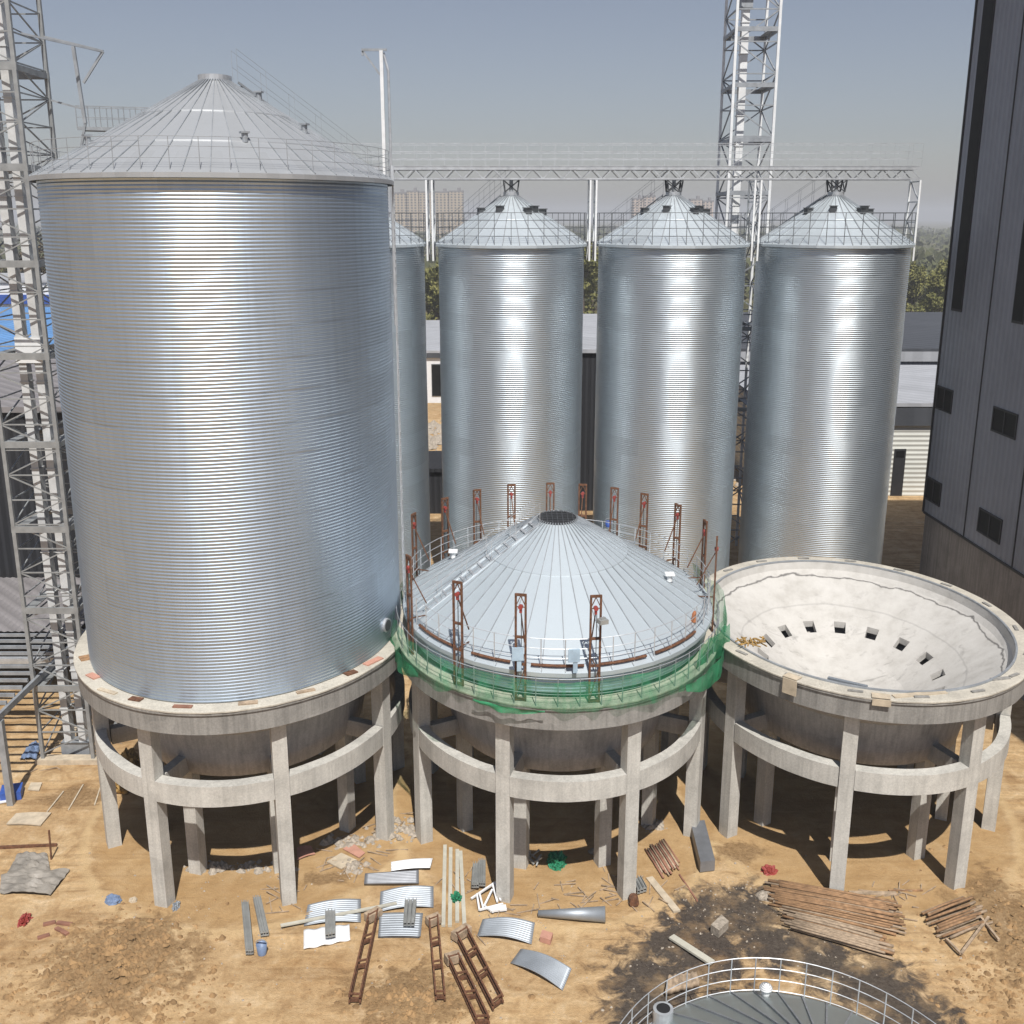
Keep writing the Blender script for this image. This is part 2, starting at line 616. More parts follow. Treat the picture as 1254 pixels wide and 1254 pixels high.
def silo_base(name, c, dph, label, funnel=False, plates=()):
    t = empty(name, (c[0], c[1], 0), label, 'silo base', 'round concrete silo bases on columns')
    angs = [PI / 8 + PI / 4 * j + dph for j in range(8)]
    ring = MB()
    inner = 6.32 if funnel else 5.9
    ring.lathe([(inner, ZF), (RO - .05, ZF), (RO - .05, ZR - .12), (RO, ZR - .12), (RO, ZR - .004), (inner, ZR - .004)], 128, loop=True,
               wob=lambda a, z: .018 * noise.noise(Vector((math.cos(a) * 9, math.sin(a) * 9, z))))
    ring.build('ring_beam', M['conc_dark'], t)
    top = MB()
    top.lathe([(inner + .003, ZR - .002), (RO + .02, ZR - .02), (RO + .02, ZR + .03), (RO - .06, ZR + .045), (inner + .003, ZR + .035)], 128, loop=True,
              wob=lambda a, z: .03 * noise.noise(Vector((math.cos(a) * 12, math.sin(a) * 12, 3))))
    top.build('mortar_screed', M['mortar'], t)
    for a in angs:
        cb = MB()
        p = P(RC, a, 0)
        th = math.atan2(p.y, p.x)
        # tapered foot block, shaft, slightly uneven
        cb.box((p.x, p.y, (ZF) / 2 - .1), (.56, .56, ZF + .2 - .004), th)
        cb.build('column', M['conc'], t)
    for j, a in enumerate(angs):
        b2 = angs[(j + 1) % 8] if j < 7 else angs[0] + 2 * PI
        arc = MB()
        g0 = .30 / RC
        arc.lathe([(RC - .2, ZTB), (RC + .22, ZTB), (RC + .22, ZT), (RC - .2, ZT)], 14, a + g0 * .92, b2 - g0 * .92, loop=True,
                  wob=lambda a_, z: .02 * noise.noise(Vector((math.cos(a_) * 7, math.sin(a_) * 7, z))))
        arc.build('tie_beam', M['conc'], t)
    for a in angs:
        ib = MB()
        p = P(4.4, a, 0)
        th = math.atan2(p.y, p.x)
        ib.box((p.x, p.y, 2.29), (.5, .55, 4.76), th)
        ib.build('inner_column', M['conc'], t)
        rb = MB()
        rb.bar(P(4.66, a, (ZT + ZTB) / 2 - .05), P(RC - .32, a, (ZT + ZTB) / 2 - .05), .4, .7)
        rb.build('radial_beam', M['conc'], t)
    hop = MB()
    hop.lathe([(6.25, ZF - .002), (4.6, 6.35), (2.0, 4.9), (.6, 4.2), (.02, 4.2)], 96)
    hop.build('hopper_shell', M['conc_shell'], t, True)
    sw = MB()
    sw.lathe([(4.15, 4.68), (4.62, 4.68), (4.74, 5.3), (4.86, 6.2), (4.95, 7.2), (4.4, 6.9)], 96, loop=True)
    sw.build('support_wall', M['conc_shell'], t, False)
    if funnel:
        inside = MB()
        # cone laid out with sixteen square outlet openings
        nA = 16
        hw = .07
        cuts = []
        for k in range(nA):
            a = 2 * PI * (k + .35) / nA
            cuts += [(a - hw, True), (a + hw, False)]
        aa = []
        for i, (a, op) in enumerate(cuts):
            nxt = cuts[(i + 1) % len(cuts)][0] + (2 * PI if i == len(cuts) - 1 else 0)
            st = 1 if op else 4
            for q in range(st):
                aa.append((a + (nxt - a) * q / st, op))
        prof = [(6.30, ZR + .02), (6.24, 8.5), (6.06, 8.26), (5.2, 7.66), (4.4, 7.08), (3.95, 6.76), (3.45, 6.40), (2.4, 5.66), (1.2, 5.2), (.02, 5.1)]
        n = len(aa)
        vs = []
        for (r, z) in prof:
            for (a, op) in aa:
                vs.append(P(r, a, z))
        fs = []
        for j in range(len(prof) - 1):
            for i in range(n):
                if j == 5 and aa[i][1]:
                    continue
                k = (i + 1) % n
                fs.append((j * n + i, (j + 1) * n + i, (j + 1) * n + k, j * n + k))
        inside.add(vs, fs)
        for i, (a, op) in enumerate(aa):      # reveals of the openings
            if op:
                k = (i + 1) % n
                dn = Vector((0, 0, -.3))
                q = [vs[5 * n + i], vs[5 * n + k], vs[6 * n + k], vs[6 * n + i]]
                q2 = [x + dn for x in q]
                inside.add(q + q2, [(0, 1, 5, 4), (1, 2, 6, 5), (2, 3, 7, 6), (3, 0, 4, 7)])
        m, nt, b = new_mat('pale_cement_render')
        oc = objco(nt)
        s = nt.nodes.new('ShaderNodeSeparateXYZ')
        nt.links.new(oc, s.inputs[0])
        rr = math_n(nt, 'SQRT', math_n(nt, 'ADD', math_n(nt, 'POWER', s.outputs[0], 2.), math_n(nt, 'POWER', math_n(nt, 'DIVIDE', s.outputs[1], K), 2.)))
        wv = noise_n(nt, oc, .55, 5, .55)
        ln = math_n(nt, 'ABSOLUTE', math_n(nt, 'SUBTRACT', rr, math_n(nt, 'ADD', 5.60, math_n(nt, 'MULTIPLY', wv, .75))))
        crack = ramp(nt, ln, [(.012, 1.), (.05, 0.)])
        ln2 = math_n(nt, 'ABSOLUTE', math_n(nt, 'SUBTRACT', rr, math_n(nt, 'ADD', 4.55, math_n(nt, 'MULTIPLY', wv, .25))))
        faint = math_n(nt, 'MULTIPLY', ramp(nt, ln2, [(.01, 1.), (.05, 0.)]), .3)
        base = ramp(nt, noise_n(nt, oc, 1.1, 7, .65), [(.3, (.43, .41, .375)), (.5, (.52, .50, .465)), (.7, (.57, .55, .515))])
        st = ramp(nt, noise_n(nt, mapping(nt, oc, (1., 1.8, 1)), 1.15, 7, .68, .9), [(.57, 0.), (.70, .8)])
        band = math_n(nt, 'MULTIPLY', ramp(nt, rr, [(.2, .8), (.52, .8), (.56, .1)]), 1.)
        rn = math_n(nt, 'DIVIDE', rr, 10.)
        band = ramp(nt, rn, [(.3, .95), (.46, .9), (.54, .6), (.58, .06)])
        cc = mixc(nt, math_n(nt, 'MULTIPLY', st, band), base, (.29, .275, .255))
        cc = mixc(nt, math_n(nt, 'MULTIPLY', crack, .85), cc, (.10, .095, .09))
        cc = mixc(nt, faint, cc, (.2, .19, .18))
        nt.links.new(cc, b.inputs['Base Color'])
        b.inputs['Roughness'].default_value = .9
        bump(nt, b, noise_n(nt, oc, 9, 5), .3, .03)
        inside.build('funnel', m, t)
        lip = MB()
        lip.lathe([(6.30, ZR + .03), (6.38, ZR + .03), (6.38, ZR + .10), (6.30, ZR + .10)], 128, loop=True)
        lip.build('rim_angle', M['steel_dim'], t)
    for (a, r, w, h, mt) in plates:
        pb = MB()
        p = P(r, R(a), ZR + .05)
        pb.box((p.x, p.y, p.z), (h, w, .09), math.atan2(p.y, p.x))
        pb.build('rim_plate_pocket_shade', M[mt], t)
    return t


silo_base('silo_base', CL, .024, 'round concrete base on columns carrying the tall steel silo',
          plates=[(-112, 6.62, .5, .28, 'rust'), (-95, 6.66, .7, .2, 'rod'), (-137, 6.6, .6, .3, 'pink'), (-152, 6.58, .5, .4, 'wood'), (-75, 6.62, .7, .25, 'wood_grey'), (-57, 6.66, .7, .2, 'wood_grey'), (-40, 6.62, .5, .3, 'rust'), (-124, 6.75, .9, .18, 'wood_pale'), (-30, 6.7, .9, .3, 'pink')])
silo_base('silo_base', CM, .033, 'round concrete base on columns under the green netting and low cone roof')
RB = silo_base('silo_base', CR, .041, 'round concrete base on columns with an open white funnel and no silo on top', funnel=True,
               plates=[(a, 6.68, .55, .14, 'conc_dark') for a in range(-170, 190, 20)])  # darker thin boxes stand in for the shade inside rim pockets

# pieces lying on the rim of the empty base
def on_rim(a, r, z=.04):
    return P(r, R(a), ZR + z) + Vector((CR[0], CR[1], 0))


def at_rim(px, py):
    return at(px, py, ZR + .06)


for (px, py, wd, lo, lab) in ((974, 827, .6, .62, 'pale plywood strip hanging over the left front rim of the empty base'),
                              (1079, 856, .66, .26, 'pale plywood strip hanging over the front middle rim of the empty base')):
    q = at(px, py, ZR)
    a = math.atan2((q.y - CR[1]) / K, q.x - CR[0])
    c0 = P(RO + .06, a, 0) + Vector((CR[0], CR[1], ZR + .06 - lo / 2))
    tn = math.atan2(K * math.cos(a), -math.sin(a))
    b = MB()
    b.box(c0, (wd, .04, lo), tn)
    c1 = P(RO - .16, a, 0) + Vector((CR[0], CR[1], ZR + .085))
    b.box(c1, (wd, .42, .03), tn)
    tag(b.build('plywood_strip', M['wood_pale']), lab, 'plywood')
b = MB()
b.bar(at_rim(1014, 830), at_rim(1062, 841), .16, .08)
tag(b.build('steel_flat', M['sheet']), 'bright steel bar lying on the front rim of the empty base', 'steel bar')
b = MB()
b.bar(at_rim(1094, 853), at_rim(1158, 847), .26, .05)
tag(b.build('pale_board', M['wood_pale']), 'long pale board lying along the front right rim of the empty base', 'board')
b = MB()
b.bar(at_rim(1214, 832), at_rim(1236, 830), .2, .05)
tag(b.build('grey_board', M['conc_dark']), 'short grey board on the right end of the empty base rim', 'board')
b = MB()
q = at_rim(922, 790)
for i in range(34):
    p = q + Vector((random.uniform(-.55, .45), random.uniform(-.35, .35), .04 + .18 * random.random()))
    th = random.uniform(0, PI)
    l = random.uniform(.08, .24)
    d = Vector((math.cos(th) * l, math.sin(th) * l, random.uniform(-.03, .08)))
    b.bar(p - d, p + d, .05, .04)
tag(b.build('timber_offcuts', M['yellow']), 'small heap of yellow and brown timber offcuts on the left rim of the empty base', 'offcuts', kind='stuff')

# ------------------------------------------------------------------ silos
def corrugated(z0, z1, r, n, pitch, amp, per, course, seed, lapd=.006):
    rnd = random.Random(seed)
    ncourse = int((z1 - z0) / course) + 2
    ph = [[rnd.uniform(0, 2 * PI) for _ in range(4)] for _ in range(ncourse)]
    am = [rnd.uniform(.75, 1.25) for _ in range(ncourse)]

    def wob(a, z):
        k = max(0, min(ncourse - 1, int((z - z0) / course + 1e-6)))
        q = ph[k]
        return am[k] * (.0045 * math.sin(11 * a + q[0]) + .0035 * math.sin(19 * a + q[1]) + .002 * math.sin(31 * a + q[2]))
    prof = []
    steps = int((z1 - z0) / pitch * per)
    for i in range(steps + 1):
        z = z0 + (z1 - z0) * i / steps
        w = math.sin(2 * PI * (z - z0) / pitch)
        fr = ((z - z0) / course) % 1.0
        lap = -lapd if fr < pitch * .3 / course and i > 4 else 0
        prof.append((r + amp * w + lap, z))
    mb = MB()
    mb.lathe(prof, n, wob=wob)
    return mb


def eave_rail(parent, r, z, n, hs, mat, rad=.022):
    rb = MB()
    for i in range(n):
        a = 2 * PI * (i + .5) / n
        rb.bar(P(r, a, z), P(r, a, z + hs[-1]), rad * 2, rad * 2)
    for h in hs:
        rb.path([P(r, 2 * PI * i / 96, z + h) for i in range(96)], rad, 4, True)
    return rb.build('railing', mat, parent)


def cone_roof(parent, r0, z0, r1, z1, ribs, mat, laps=(), name='roof', rib=.05, a_off=0.):
    mb = MB()
    prof = [(r0 - .02, z0 - .16), (r0, z0 - .16), (r0, z0)]
    last = (r0, z0)
    for l in laps:
        rr = r0 + (r1 - r0) * l
        zz = z0 + (z1 - z0) * l
        prof += [(rr, zz), (rr - .01, zz + .045)]
        last = (rr, zz)
    prof += [(r1, z1)]
    # panels as flat facets between ribs
    mb.lathe(prof, ribs, a_off, a_off + 2 * PI)
    nf = len(mb.f)
    for i in range(ribs):
        a = a_off + 2 * PI * i / ribs
        p, q = P(r0 - .02, a, z0 + .03), P(r1, a, z1 + .05)
        mb.bar(p, q, rib, rib * 1.4)
    o = mb.build(name, mat, parent)
    o.data.materials.append(M['steel_dim'])
    for pl_ in o.data.polygons[nf:]:
        pl_.material_index = 1
    return o


# tall silo on the left base
E0 = 27.35
tall = empty('grain_silo', (CL[0], CL[1], ZR + .05), 'largest galvanised corrugated silo with grey cone roof standing on the left base', 'silo')
Z0 = ZR + .05
wl = corrugated(0.02, E0 - Z0, 6.42, 192, .125, .0108, 6, 1.125, 3, .003)
wl.build('wall', M['galv'], tall, True)
rz = E0 - Z0
cone_roof(tall, 6.66, rz, .5, rz + 3.62, 48, M['roof_big'], (.3, .62), rib=.03)
cp = MB()
cp.lathe([(.55, rz + 3.5), (.62, rz + 3.62), (.62, rz + 3.8), (.5, rz + 3.82), (.02, rz + 3.82)], 24)
cp.build('roof_cap', M['steel'], tall)
eave_rail(tall, 6.5, rz + .05, 44, (.4, .75, 1.05), M['steel_dim'], .010)
for (a, f) in ((-140, .3), (-62, .3), (-8, .8), (-20, .45)):
    vb = MB()
    rr = 6.6 - 6.1 * f
    zz = rz + 3.6 * f
    p = P(rr, R(a), zz)
    vb.tube(p, p + Vector((0, 0, .3)), .11, n=10)
    vb.box(p + Vector((0, 0, .32)), (.3, .3, .06), R(a))
    vb.build('roof_vent', M['steel_dim'], tall)


def roof_stair(parent, a, r0, z0, r1, z1, mat, hr=1.05, w=.7, lift=.12, rt=.035):
    sb = MB()
    side = P(1, a + PI / 2, 0).normalized() * w / 2
    n = 14
    for s in (-1, 1):
        p, q = P(r0, a, z0 + lift) + side * s, P(r1, a, z1 + lift) + side * s
        sb.bar(p, q, .04, .08)
        u = Vector((0, 0, 1))
        for h in (hr * .5, hr):
            sb.bar(p + u * h, q + u * h, rt)
        for i in range(6):
            t = i / 5
            m_ = p.lerp(q, t)
            sb.bar(m_, m_ + u * hr, rt)
    for i in range(n):
        t = (i + .5) / n
        m_ = P(r0, a, z0 + lift).lerp(P(r1, a, z1 + lift), t)
        sb.bar(m_ - side, m_ + side, .16, .03)
    return sb.build('roof_ladder', mat, parent)


roof_stair(tall, R(38), 6.5, rz, .8, rz + 3.5, M['steel_dim'], 1.2, .6, .12, .011)
mh = MB()
mh.tube(P(6.35, R(-18), .9), P(6.55, R(-18), .9), .29, n=20)
mh.build('manhole', M['steel'], tall, False)
mh = MB()
mh.tube(P(6.5, R(-18), .9), P(6.57, R(-18), .9), .23, n=20)
mh.build('manhole_cover', M['dark_steel'], tall)
lad = MB()
la = R(8)
for s in (-.2, .2):
    lad.bar(P(6.62, la, .2) + Vector((0, s, 0)), P(6.62, la, rz + .6) + Vector((0, s, 0)), .05)
for i in range(60):
    z = .4 + i * .3
    lad.bar(P(6.62, la, z) + Vector((0, -.2, 0)), P(6.62, la, z) + Vector((0, .2, 0)), .03)
lad.build('wall_ladder', M['steel'], tall)

# four equal silos in the row behind
YS = 72.0
XS = [-10.45, -.05, 10.37, 20.79]
RS = 4.72
ZE = 24.3
labs = ['rear silo half hidden behind the largest silo', 'rear galvanised silo just right of the largest silo, above the unfinished cone roof',
        'rear galvanised silo between two others, second from the right-hand end of the row', 'rear galvanised silo at the end of the row beside the dark building']
s0 = empty('grain_silo', (XS[0], YS, 0), labs[0], 'silo', 'equal silos in the rear row')
corrugated(.05, ZE, RS, 112, .125, .0105, 6, 1.125, 8, .001).build('wall', M['galv_small'], s0, True)
cone_roof(s0, RS + .2, ZE, .42, ZE + 2.95, 30, M['roof_small'], (.5,), rib=.045)
cp = MB()
cp.lathe([(.45, ZE + 2.9), (.5, ZE + 3.0), (.5, ZE + 3.2), (.02, ZE + 3.22)], 16)
cp.build('roof_cap', M['steel'], s0)
eave_rail(s0, RS + .1, ZE + .05, 30, (.5, .95, 1.4, 1.85), M['rail_dark'], .018)
for (a, f) in ((-112, .66), (-60, .62), (-40, .66), (200, .62), (-20, .6)):
    vb = MB()
    p = P(RS - (RS - .4) * f, R(a), ZE + 2.95 * f)
    vb.box(p + Vector((0, 0, .16)), (.4, .4, .36), R(a))
    vb.box(p + Vector((0, 0, .37)), (.5, .5, .05), R(a))
    vb.build('roof_vent', M['dark_steel'], s0)
roof_stair(s0, R(150), RS, ZE, .6, ZE + 2.9, M['steel_dim'], 1.5, .7, .12, .014)
cv = MB()
cv.lathe([(RS + .06, 0), (RS + .06, 1.1), (RS - .2, 1.1)], 48)
cv.build('foot_ring', M['conc'], s0)
SILOS = [s0] + [clone(s0, (XS[i], YS, 0), labs[i]) for i in (1, 2, 3)]

# ------------------------------------------------------------------ unfinished silo (roof jacked up on the middle base)
un = empty('unfinished_silo', (CM[0], CM[1], ZR + .05), 'low unfinished silo with pale cone roof inside a ring of rusty jack masts', 'silo')
we = 10.02 - Z0
corrugated(.25, we, 6.42, 160, .125, .0095, 6, 1.125, 5).build('wall', M['galv'], un, True)
cone_roof(un, 6.66, we, .82, 13.55 - Z0, 48, M['roof'], (.62,), rib=.028)
oc = MB()
zt = 13.55 - Z0
oc.lathe([(.80, zt - .05), (.86, zt - .01), (.88, zt + .04), (.83, zt + .04), (.80, zt - .05)], 32)
oc.build('apex_ring', M['dark_steel'], un)
ob = MB()
ob.lathe([(.84, zt + .015), (.02, zt + .012)], 24)
ob.build('apex_shade_disc', M['black'], un)  # solid black disc, paints the dark inside the open apex
og = MB()
for i in range(-3, 4):
    d = i * .22
    w = math.sqrt(max(0, .82 ** 2 - d * d))
    og.bar((-w, d * K, zt + .04), (w, d * K, zt + .04), .025)
    og.bar((d, -w * K, zt + .06), (d, w * K, zt + .06), .025)
og.build('apex_grid', M['dark_steel'], un)
eave_rail(un, 6.5, we + .05, 46, (.45, .82, 1.2), M['steel'], .017)
roof_stair(un, R(-158), 6.4, we, .95, 13.4 - Z0, M['steel'], .9, .75, .12, .02)
for (px, py) in ((555, 678), (820, 707)):
    vb = MB()
    q = at(px, py, 11.3) - Vector((CM[0], CM[1], Z0))
    rr = math.hypot(q.x, q.y / K)
    zz = we + (13.55 - Z0 - we) * (6.66 - rr) / (6.66 - .82)
    p = Vector((q.x, q.y, zz))
    vb.tube(p, p + Vector((0, 0, .3)), .12, n=10)
    vb.box(p + Vector((0, 0, .32)), (.4, .4, .07))
    vb.build('roof_vent', M['white_paint'], un)


def on_roof(px, py):
    z = 11.5
    for _ in range(30):
        q = at(px, py, z)
        rr = math.hypot(q.x - CM[0], (q.y - CM[1]) / K)
        z = 10.02 + 3.53 * max(0, 6.66 - rr) / 5.84
    return at(px, py, z)


def bucket(p, r, h, mat, lab, cat='bucket'):
    t = empty('bucket', p, lab, cat)
    b_ = MB()
    n = 14
    for (r_, z_) in ((r * .8, 0), (r, h), (r * .92, h), (r * .74, .04), (.005, .04)):
        b_.v += [(r_ * math.cos(2 * PI * i / n), r_ * math.sin(2 * PI * i / n), z_) for i in range(n)]
    b_.f = [(j * n + i, j * n + (i + 1) % n, (j + 1) * n + (i + 1) % n, (j + 1) * n + i) for j in range(4) for i in range(n)]
    b_.build('body', mat, t, True)
    h_ = MB()
    h_.path([(r * math.cos(PI * i / 10), 0, h + r * .9 * math.sin(PI * i / 10)) for i in range(11)], .02, 5)
    h_.build('handle', M['steel_dim'], t)
    return t


bucket(on_roof(616, 706), .2, .34, M['blue'], 'small blue bucket on the pale cone roof left of centre')
bucket(on_roof(745, 645), .18, .3, M['blue'], 'small blue bucket at the far edge of the pale cone roof')
b = MB()
q = on_roof(738, 764)
b.box(q + Vector((0, 0, .1)), (.32, .3, .16), .4)
b.box(q + Vector((0, 0, .2)), (.2, .12, .08), .7)
tag(b.build('tool_box', M['channel']), 'small grey tool box on the front slope of the pale cone roof', 'tool box')
b = MB()
q = on_roof(850, 762)
b.tube(q + Vector((0, 0, .03)), q + Vector((0, 0, .36)), .13, .1, 10)
b.tube(q + Vector((0, 0, .36)), q + Vector((0, 0, .48)), .1, .04, 10)
tag(b.build('gas_bottle', M['orange']), 'small orange bottle at the right edge of the pale cone roof', 'bottle')

# jack masts round the unfinished silo
def jack_mast(name, label, group):
    t = empty(name, (0, 0, 0), label, 'jack mast', group)
    H = 4.15
    for s in (-1, 1):
        u = MB()
        u.bar((0, s * .18, 0), (0, s * .18, H), .06, .075)
        u.build('upright', M['rust'], t)
    for z in (.08, 1.45, 2.5, H - .04):
        c_ = MB()
        c_.bar((0, -.2, z), (0, .2, z), .08, .09)
        c_.build('crossbar', M['rust'], t)
    c_ = MB()
    c_.bar((0, -.19, H - .5), (0, 0, H - .08), .03)
    c_.bar((0, .19, H - .5), (0, 0, H - .08), .03)
    c_.bar((0, -.19, .1), (0, .19, 1.45), .03)
    c_.bar((0, .19, 1.45), (0, .19, H - .5), .02)
    c_.bar((0, -.19, H - .5), (0, .19, H - .5), .03)
    c_.build('stay', M['rust'], t)
    h_ = MB()
    h_.tube((-.08, 0, H - .5), (.08, 0, H - .5), .085, n=10)
    h_.box((0, 0, H - .62), (.09, .09, .2))
    h_.build('hoist', M['red'], t)
    ch = MB()
    ch.bar((.03, .03, 1.0), (.03, .03, H - .6), .025)
    ch.build('chain', M['dark_steel'], t)
    st = MB()
    st.bar((-.05, 0, H - .7), (-.75, 0, 2.0), .04)
    st.bar((-.05, 0, 1.5), (-.75, 0, 1.5), .04)
    st.build('brace', M['rust'], t)
    return t


front = [(-154, ''), (-126, ''), (-104, ''), (-81, '')]
right = [(-8, ''), (10, ''), (30, '')]
back = [(48, ''), (62, ''), (76, ''), (90, ''), (107, ''), (123, ''), (140, ''), (162, '')]
proto = None
JG = 'rusty jack masts round the unfinished silo'
lst = []
for i, (a, _) in enumerate(front):
    lst.append((a, 'rusty jack mast before the cone roof, ' + ORD[i] + ' of four from the tall silo'))
for i, (a, _) in enumerate(right):
    lst.append((a, 'rusty jack mast next to the empty base, ' + ORD[i] + ' of three from the front'))
for i, (a, _) in enumerate(back):
    lst.append((a, 'rusty jack mast behind the cone roof, ' + ORD[i] + ' of eight from the empty base'))
for a, lab in lst:
    p = P(6.72, R(a), Z0) + Vector((CM[0], CM[1], 0))
    th = math.atan2(p.y - CM[1], p.x - CM[0])
    if proto is None:
        proto = jack_mast('jack_mast', lab, JG)
        proto.location = p
        proto.rotation_euler.z = th
    else:
        c_ = clone(proto, p, lab, rz=th)

# brown bars along the eave between the masts
for i, (a0, a1, lab) in enumerate(((-150, -129, 'rusty bar along the eave between the first two front jack masts'),
                                   (-122, -108, 'rusty bar along the eave between the second and third front jack masts'),
                                   (-101, -84, 'rusty bar along the eave between the third and fourth front jack masts'),
                                   (-79, -62, 'rusty bar along the eave just right of the fourth front jack mast'),
                                   (-58, -36, 'rusty bar along the right front eave of the cone roof'))):
    b = MB()
    b.path([P(6.5, R(a0 + (a1 - a0) * k / 8), 10.24) + Vector((CM[0], CM[1], 0)) for k in range(9)], .06, 6)
    tag(b.build('eave_bar', M['rust']), lab, 'steel bar', 'rusty bars along the unfinished roof eave')
for (px, py, lab) in ((634, 801, 'pale blue plate at the eave beside the third front jack mast'), (703, 803, 'pale blue plate at the eave beside the fourth front jack mast')):
    q = aty(px, py, CM[1] - K * 6.78)
    b = MB()
    b.box(q, (.42, .06, .5), .1)
    b.box(q + Vector((.05, .03, -.42)), (.16, .06, .5), .1)
    tag(b.build('blue_plate', M['pale_blue']), lab, 'steel plate', 'pale blue plates at the eave')

# green netting hung round the middle base
net = empty('safety_net', (CM[0], CM[1], 0), 'green safety netting hung round the middle base below the cone roof', 'safety net')
nb = MB()
n = 220
rows = 7
rn = random.Random(4)
for i in range(n + 1):
    a = R(-205) + R(232) * i / n
    q = Vector((math.cos(a) * 4, math.sin(a) * 4, 0))
    deg = math.degrees(a)
    topz = 9.95 + .18 * noise.noise(q * 1.3)
    botz = 8.72 + .32 * noise.noise(q * 1.1 + Vector((5, 0, 0)))
    if deg < -128:
        botz -= .35 * min(1, (-128 - deg) / 25)
    if deg > -40:
        botz -= .55 * min(1, (deg + 40) / 25)
        topz += .1
    out = 0.
    if deg > -14:
        out = min(1, (deg + 14) / 20)
    for j in range(rows):
        t = j / (rows - 1)
        fold = .07 * math.sin(34 * a + 2 * math.sin(9 * a)) * (1 - .5 * t) + .06 * noise.noise(q * 4 + Vector((0, 0, t * 3)))
        sag = .13 * math.sin(PI * t)
        nb.v.append(tuple(P(7.08 + fold + sag * .6 + .5 * out * (1 - .4 * t) + (.12 if deg < -128 else 0) * (1 - t), a, botz + (topz - botz) * t)))
nb.f = [(i * rows + j, (i + 1) * rows + j, (i + 1) * rows + j + 1, i * rows + j + 1) for i in range(n) for j in range(rows - 1)]
nb.build('net_cloth', M['green_cloth'], net, True)
# torn lower hem bunched over the rim
for (a0, a1, zb, zt_, r0) in ((-168, -140, 8.25, 9.0, 7.25), (-118, -96, 8.6, 8.85, 7.2), (-50, -12, 8.05, 8.95, 7.25)):
    hm = MB()
    m_ = 30
    for i in range(m_ + 1):
        a = R(a0 + (a1 - a0) * i / m_)
        q = Vector((math.cos(a) * 7, math.sin(a) * 7, 1))
        e = math.sin(PI * i / m_)
        for j in range(4):
            t = j / 3
            hm.v.append(tuple(P(r0 + .1 * noise.noise(q * 2 + Vector((0, 0, t * 2))) + .025 * math.sin(23 * a), a, zt_ + (zb - zt_) * t * (.3 + .7 * e))))
    hm.f += [(i * 4 + j, (i + 1) * 4 + j, (i + 1) * 4 + j + 1, i * 4 + j + 1) for i in range(m_) for j in range(3)]
    hm.build('loose_hem', M['green_dense'], net, True)
# flap reaching across to the empty base
fl = MB()
pa = at(862, 812, 9.0)
pts = [((850, 838, 8.3), (858, 790, 9.9)), ((872, 812, 8.4), (876, 779, 9.7)), ((894, 790, 8.7), (893, 762, 9.7))]
cols_ = []
for k in range(13):
    t = k / 6
    i = min(1, int(t))
    u = t - i
    lo = at(*pts[i][0]).lerp(at(*pts[i + 1][0]), u)
    hi = at(*pts[i][1]).lerp(at(*pts[i + 1][1]), u)
    for j in range(5):
        v = j / 4
        p = lo.lerp(hi, v)
        p.y += .12 * math.sin(k * 1.3 + v * 2)
        p.z += .05 * math.sin(k * 2.1)
        fl.v.append(tuple(p - Vector((CM[0], CM[1], 0))))
fl.f = [(k * 5 + j, (k + 1) * 5 + j, (k + 1) * 5 + j + 1, k * 5 + j + 1) for k in range(12) for j in range(4)]
fl.build('net_flap', M['green_dense'], net, True)
npz = MB()
for i in range(36):
    a = R(-205 + 232 * i / 35)
    npz.bar(P(6.93, a, ZR), P(6.93, a, 10.0), .035)
npz.path([P(6.93, R(-205 + 232 * i / 90), 9.95) for i in range(91)], .018, 4)
npz.path([P(6.93, R(-205 + 232 * i / 90), 9.35) for i in range(91)], .014, 4)
npz.build('net_rail', M['steel_dim'], net)

# ------------------------------------------------------------------ low roof nearest the camera
lo_ = empty('unfinished_silo', (CB[0], CB[1], 0), 'low green grey silo roof with white railing in the bottom corner of dark soil', 'silo')
LR = 6.0
corrugated(.02, 1.15, LR - .15, 128, .125, .017, 6, 1.125, 9).build('wall', M['galv'], lo_, True)
cone_roof(lo_, LR, 1.2, .8, 4.75, 48, M['roof_low'], (), rib=.05)
oc2 = MB()
oc2.lathe([(.82, 4.7), (.86, 4.85), (.78, 4.85), (.7, 4.6)], 24)
oc2.build('apex_ring', M['dark_steel'], lo_)
eave_rail(lo_, LR - .1, 1.25, 46, (.08, .5, .92, 1.32), M['steel'], .017)
vt = MB()
q = Vector(at(937, 1222, 1.6)) - Vector((CB[0], CB[1], 0))
rr = math.hypot(q.x, q.y / K)
zz = 1.2 + 3.55 * (LR - rr) / (LR - .8)
vt.tube((q.x, q.y, zz), (q.x, q.y, zz + .35), .14, n=12)
vt.lathe([(.02, .0)], 3)
for k in range(5):
    a0, a1 = k / 5 * PI / 2, (k + 1) / 5 * PI / 2
    vt.tube((q.x, q.y, zz + .3 + .2 * math.sin(a0)), (q.x, q.y, zz + .3 + .2 * math.sin(a1)), .22 * math.cos(a0), max(.01, .22 * math.cos(a1)), 14)
vt.build('roof_vent', M['white_paint'], lo_, True)
hat = MB()
q = at(812, 1243, 1.7) - Vector((CB[0], CB[1], 0))
hat.tube((q.x, q.y, 1.3), (q.x, q.y, 1.95), .32, n=18)
hat.build('hatch', M['steel'], lo_)
hc = MB()
hc.tube((q.x, q.y, 1.95), (q.x, q.y, 1.97), .22, n=18)
hc.build('hatch_shade_disc', M['black'], lo_)  # solid black disc painting the shade down the hatch
roof_stair(lo_, R(158), LR - .1, 1.2, 1.0, 4.6, M['steel'], .9, .7)

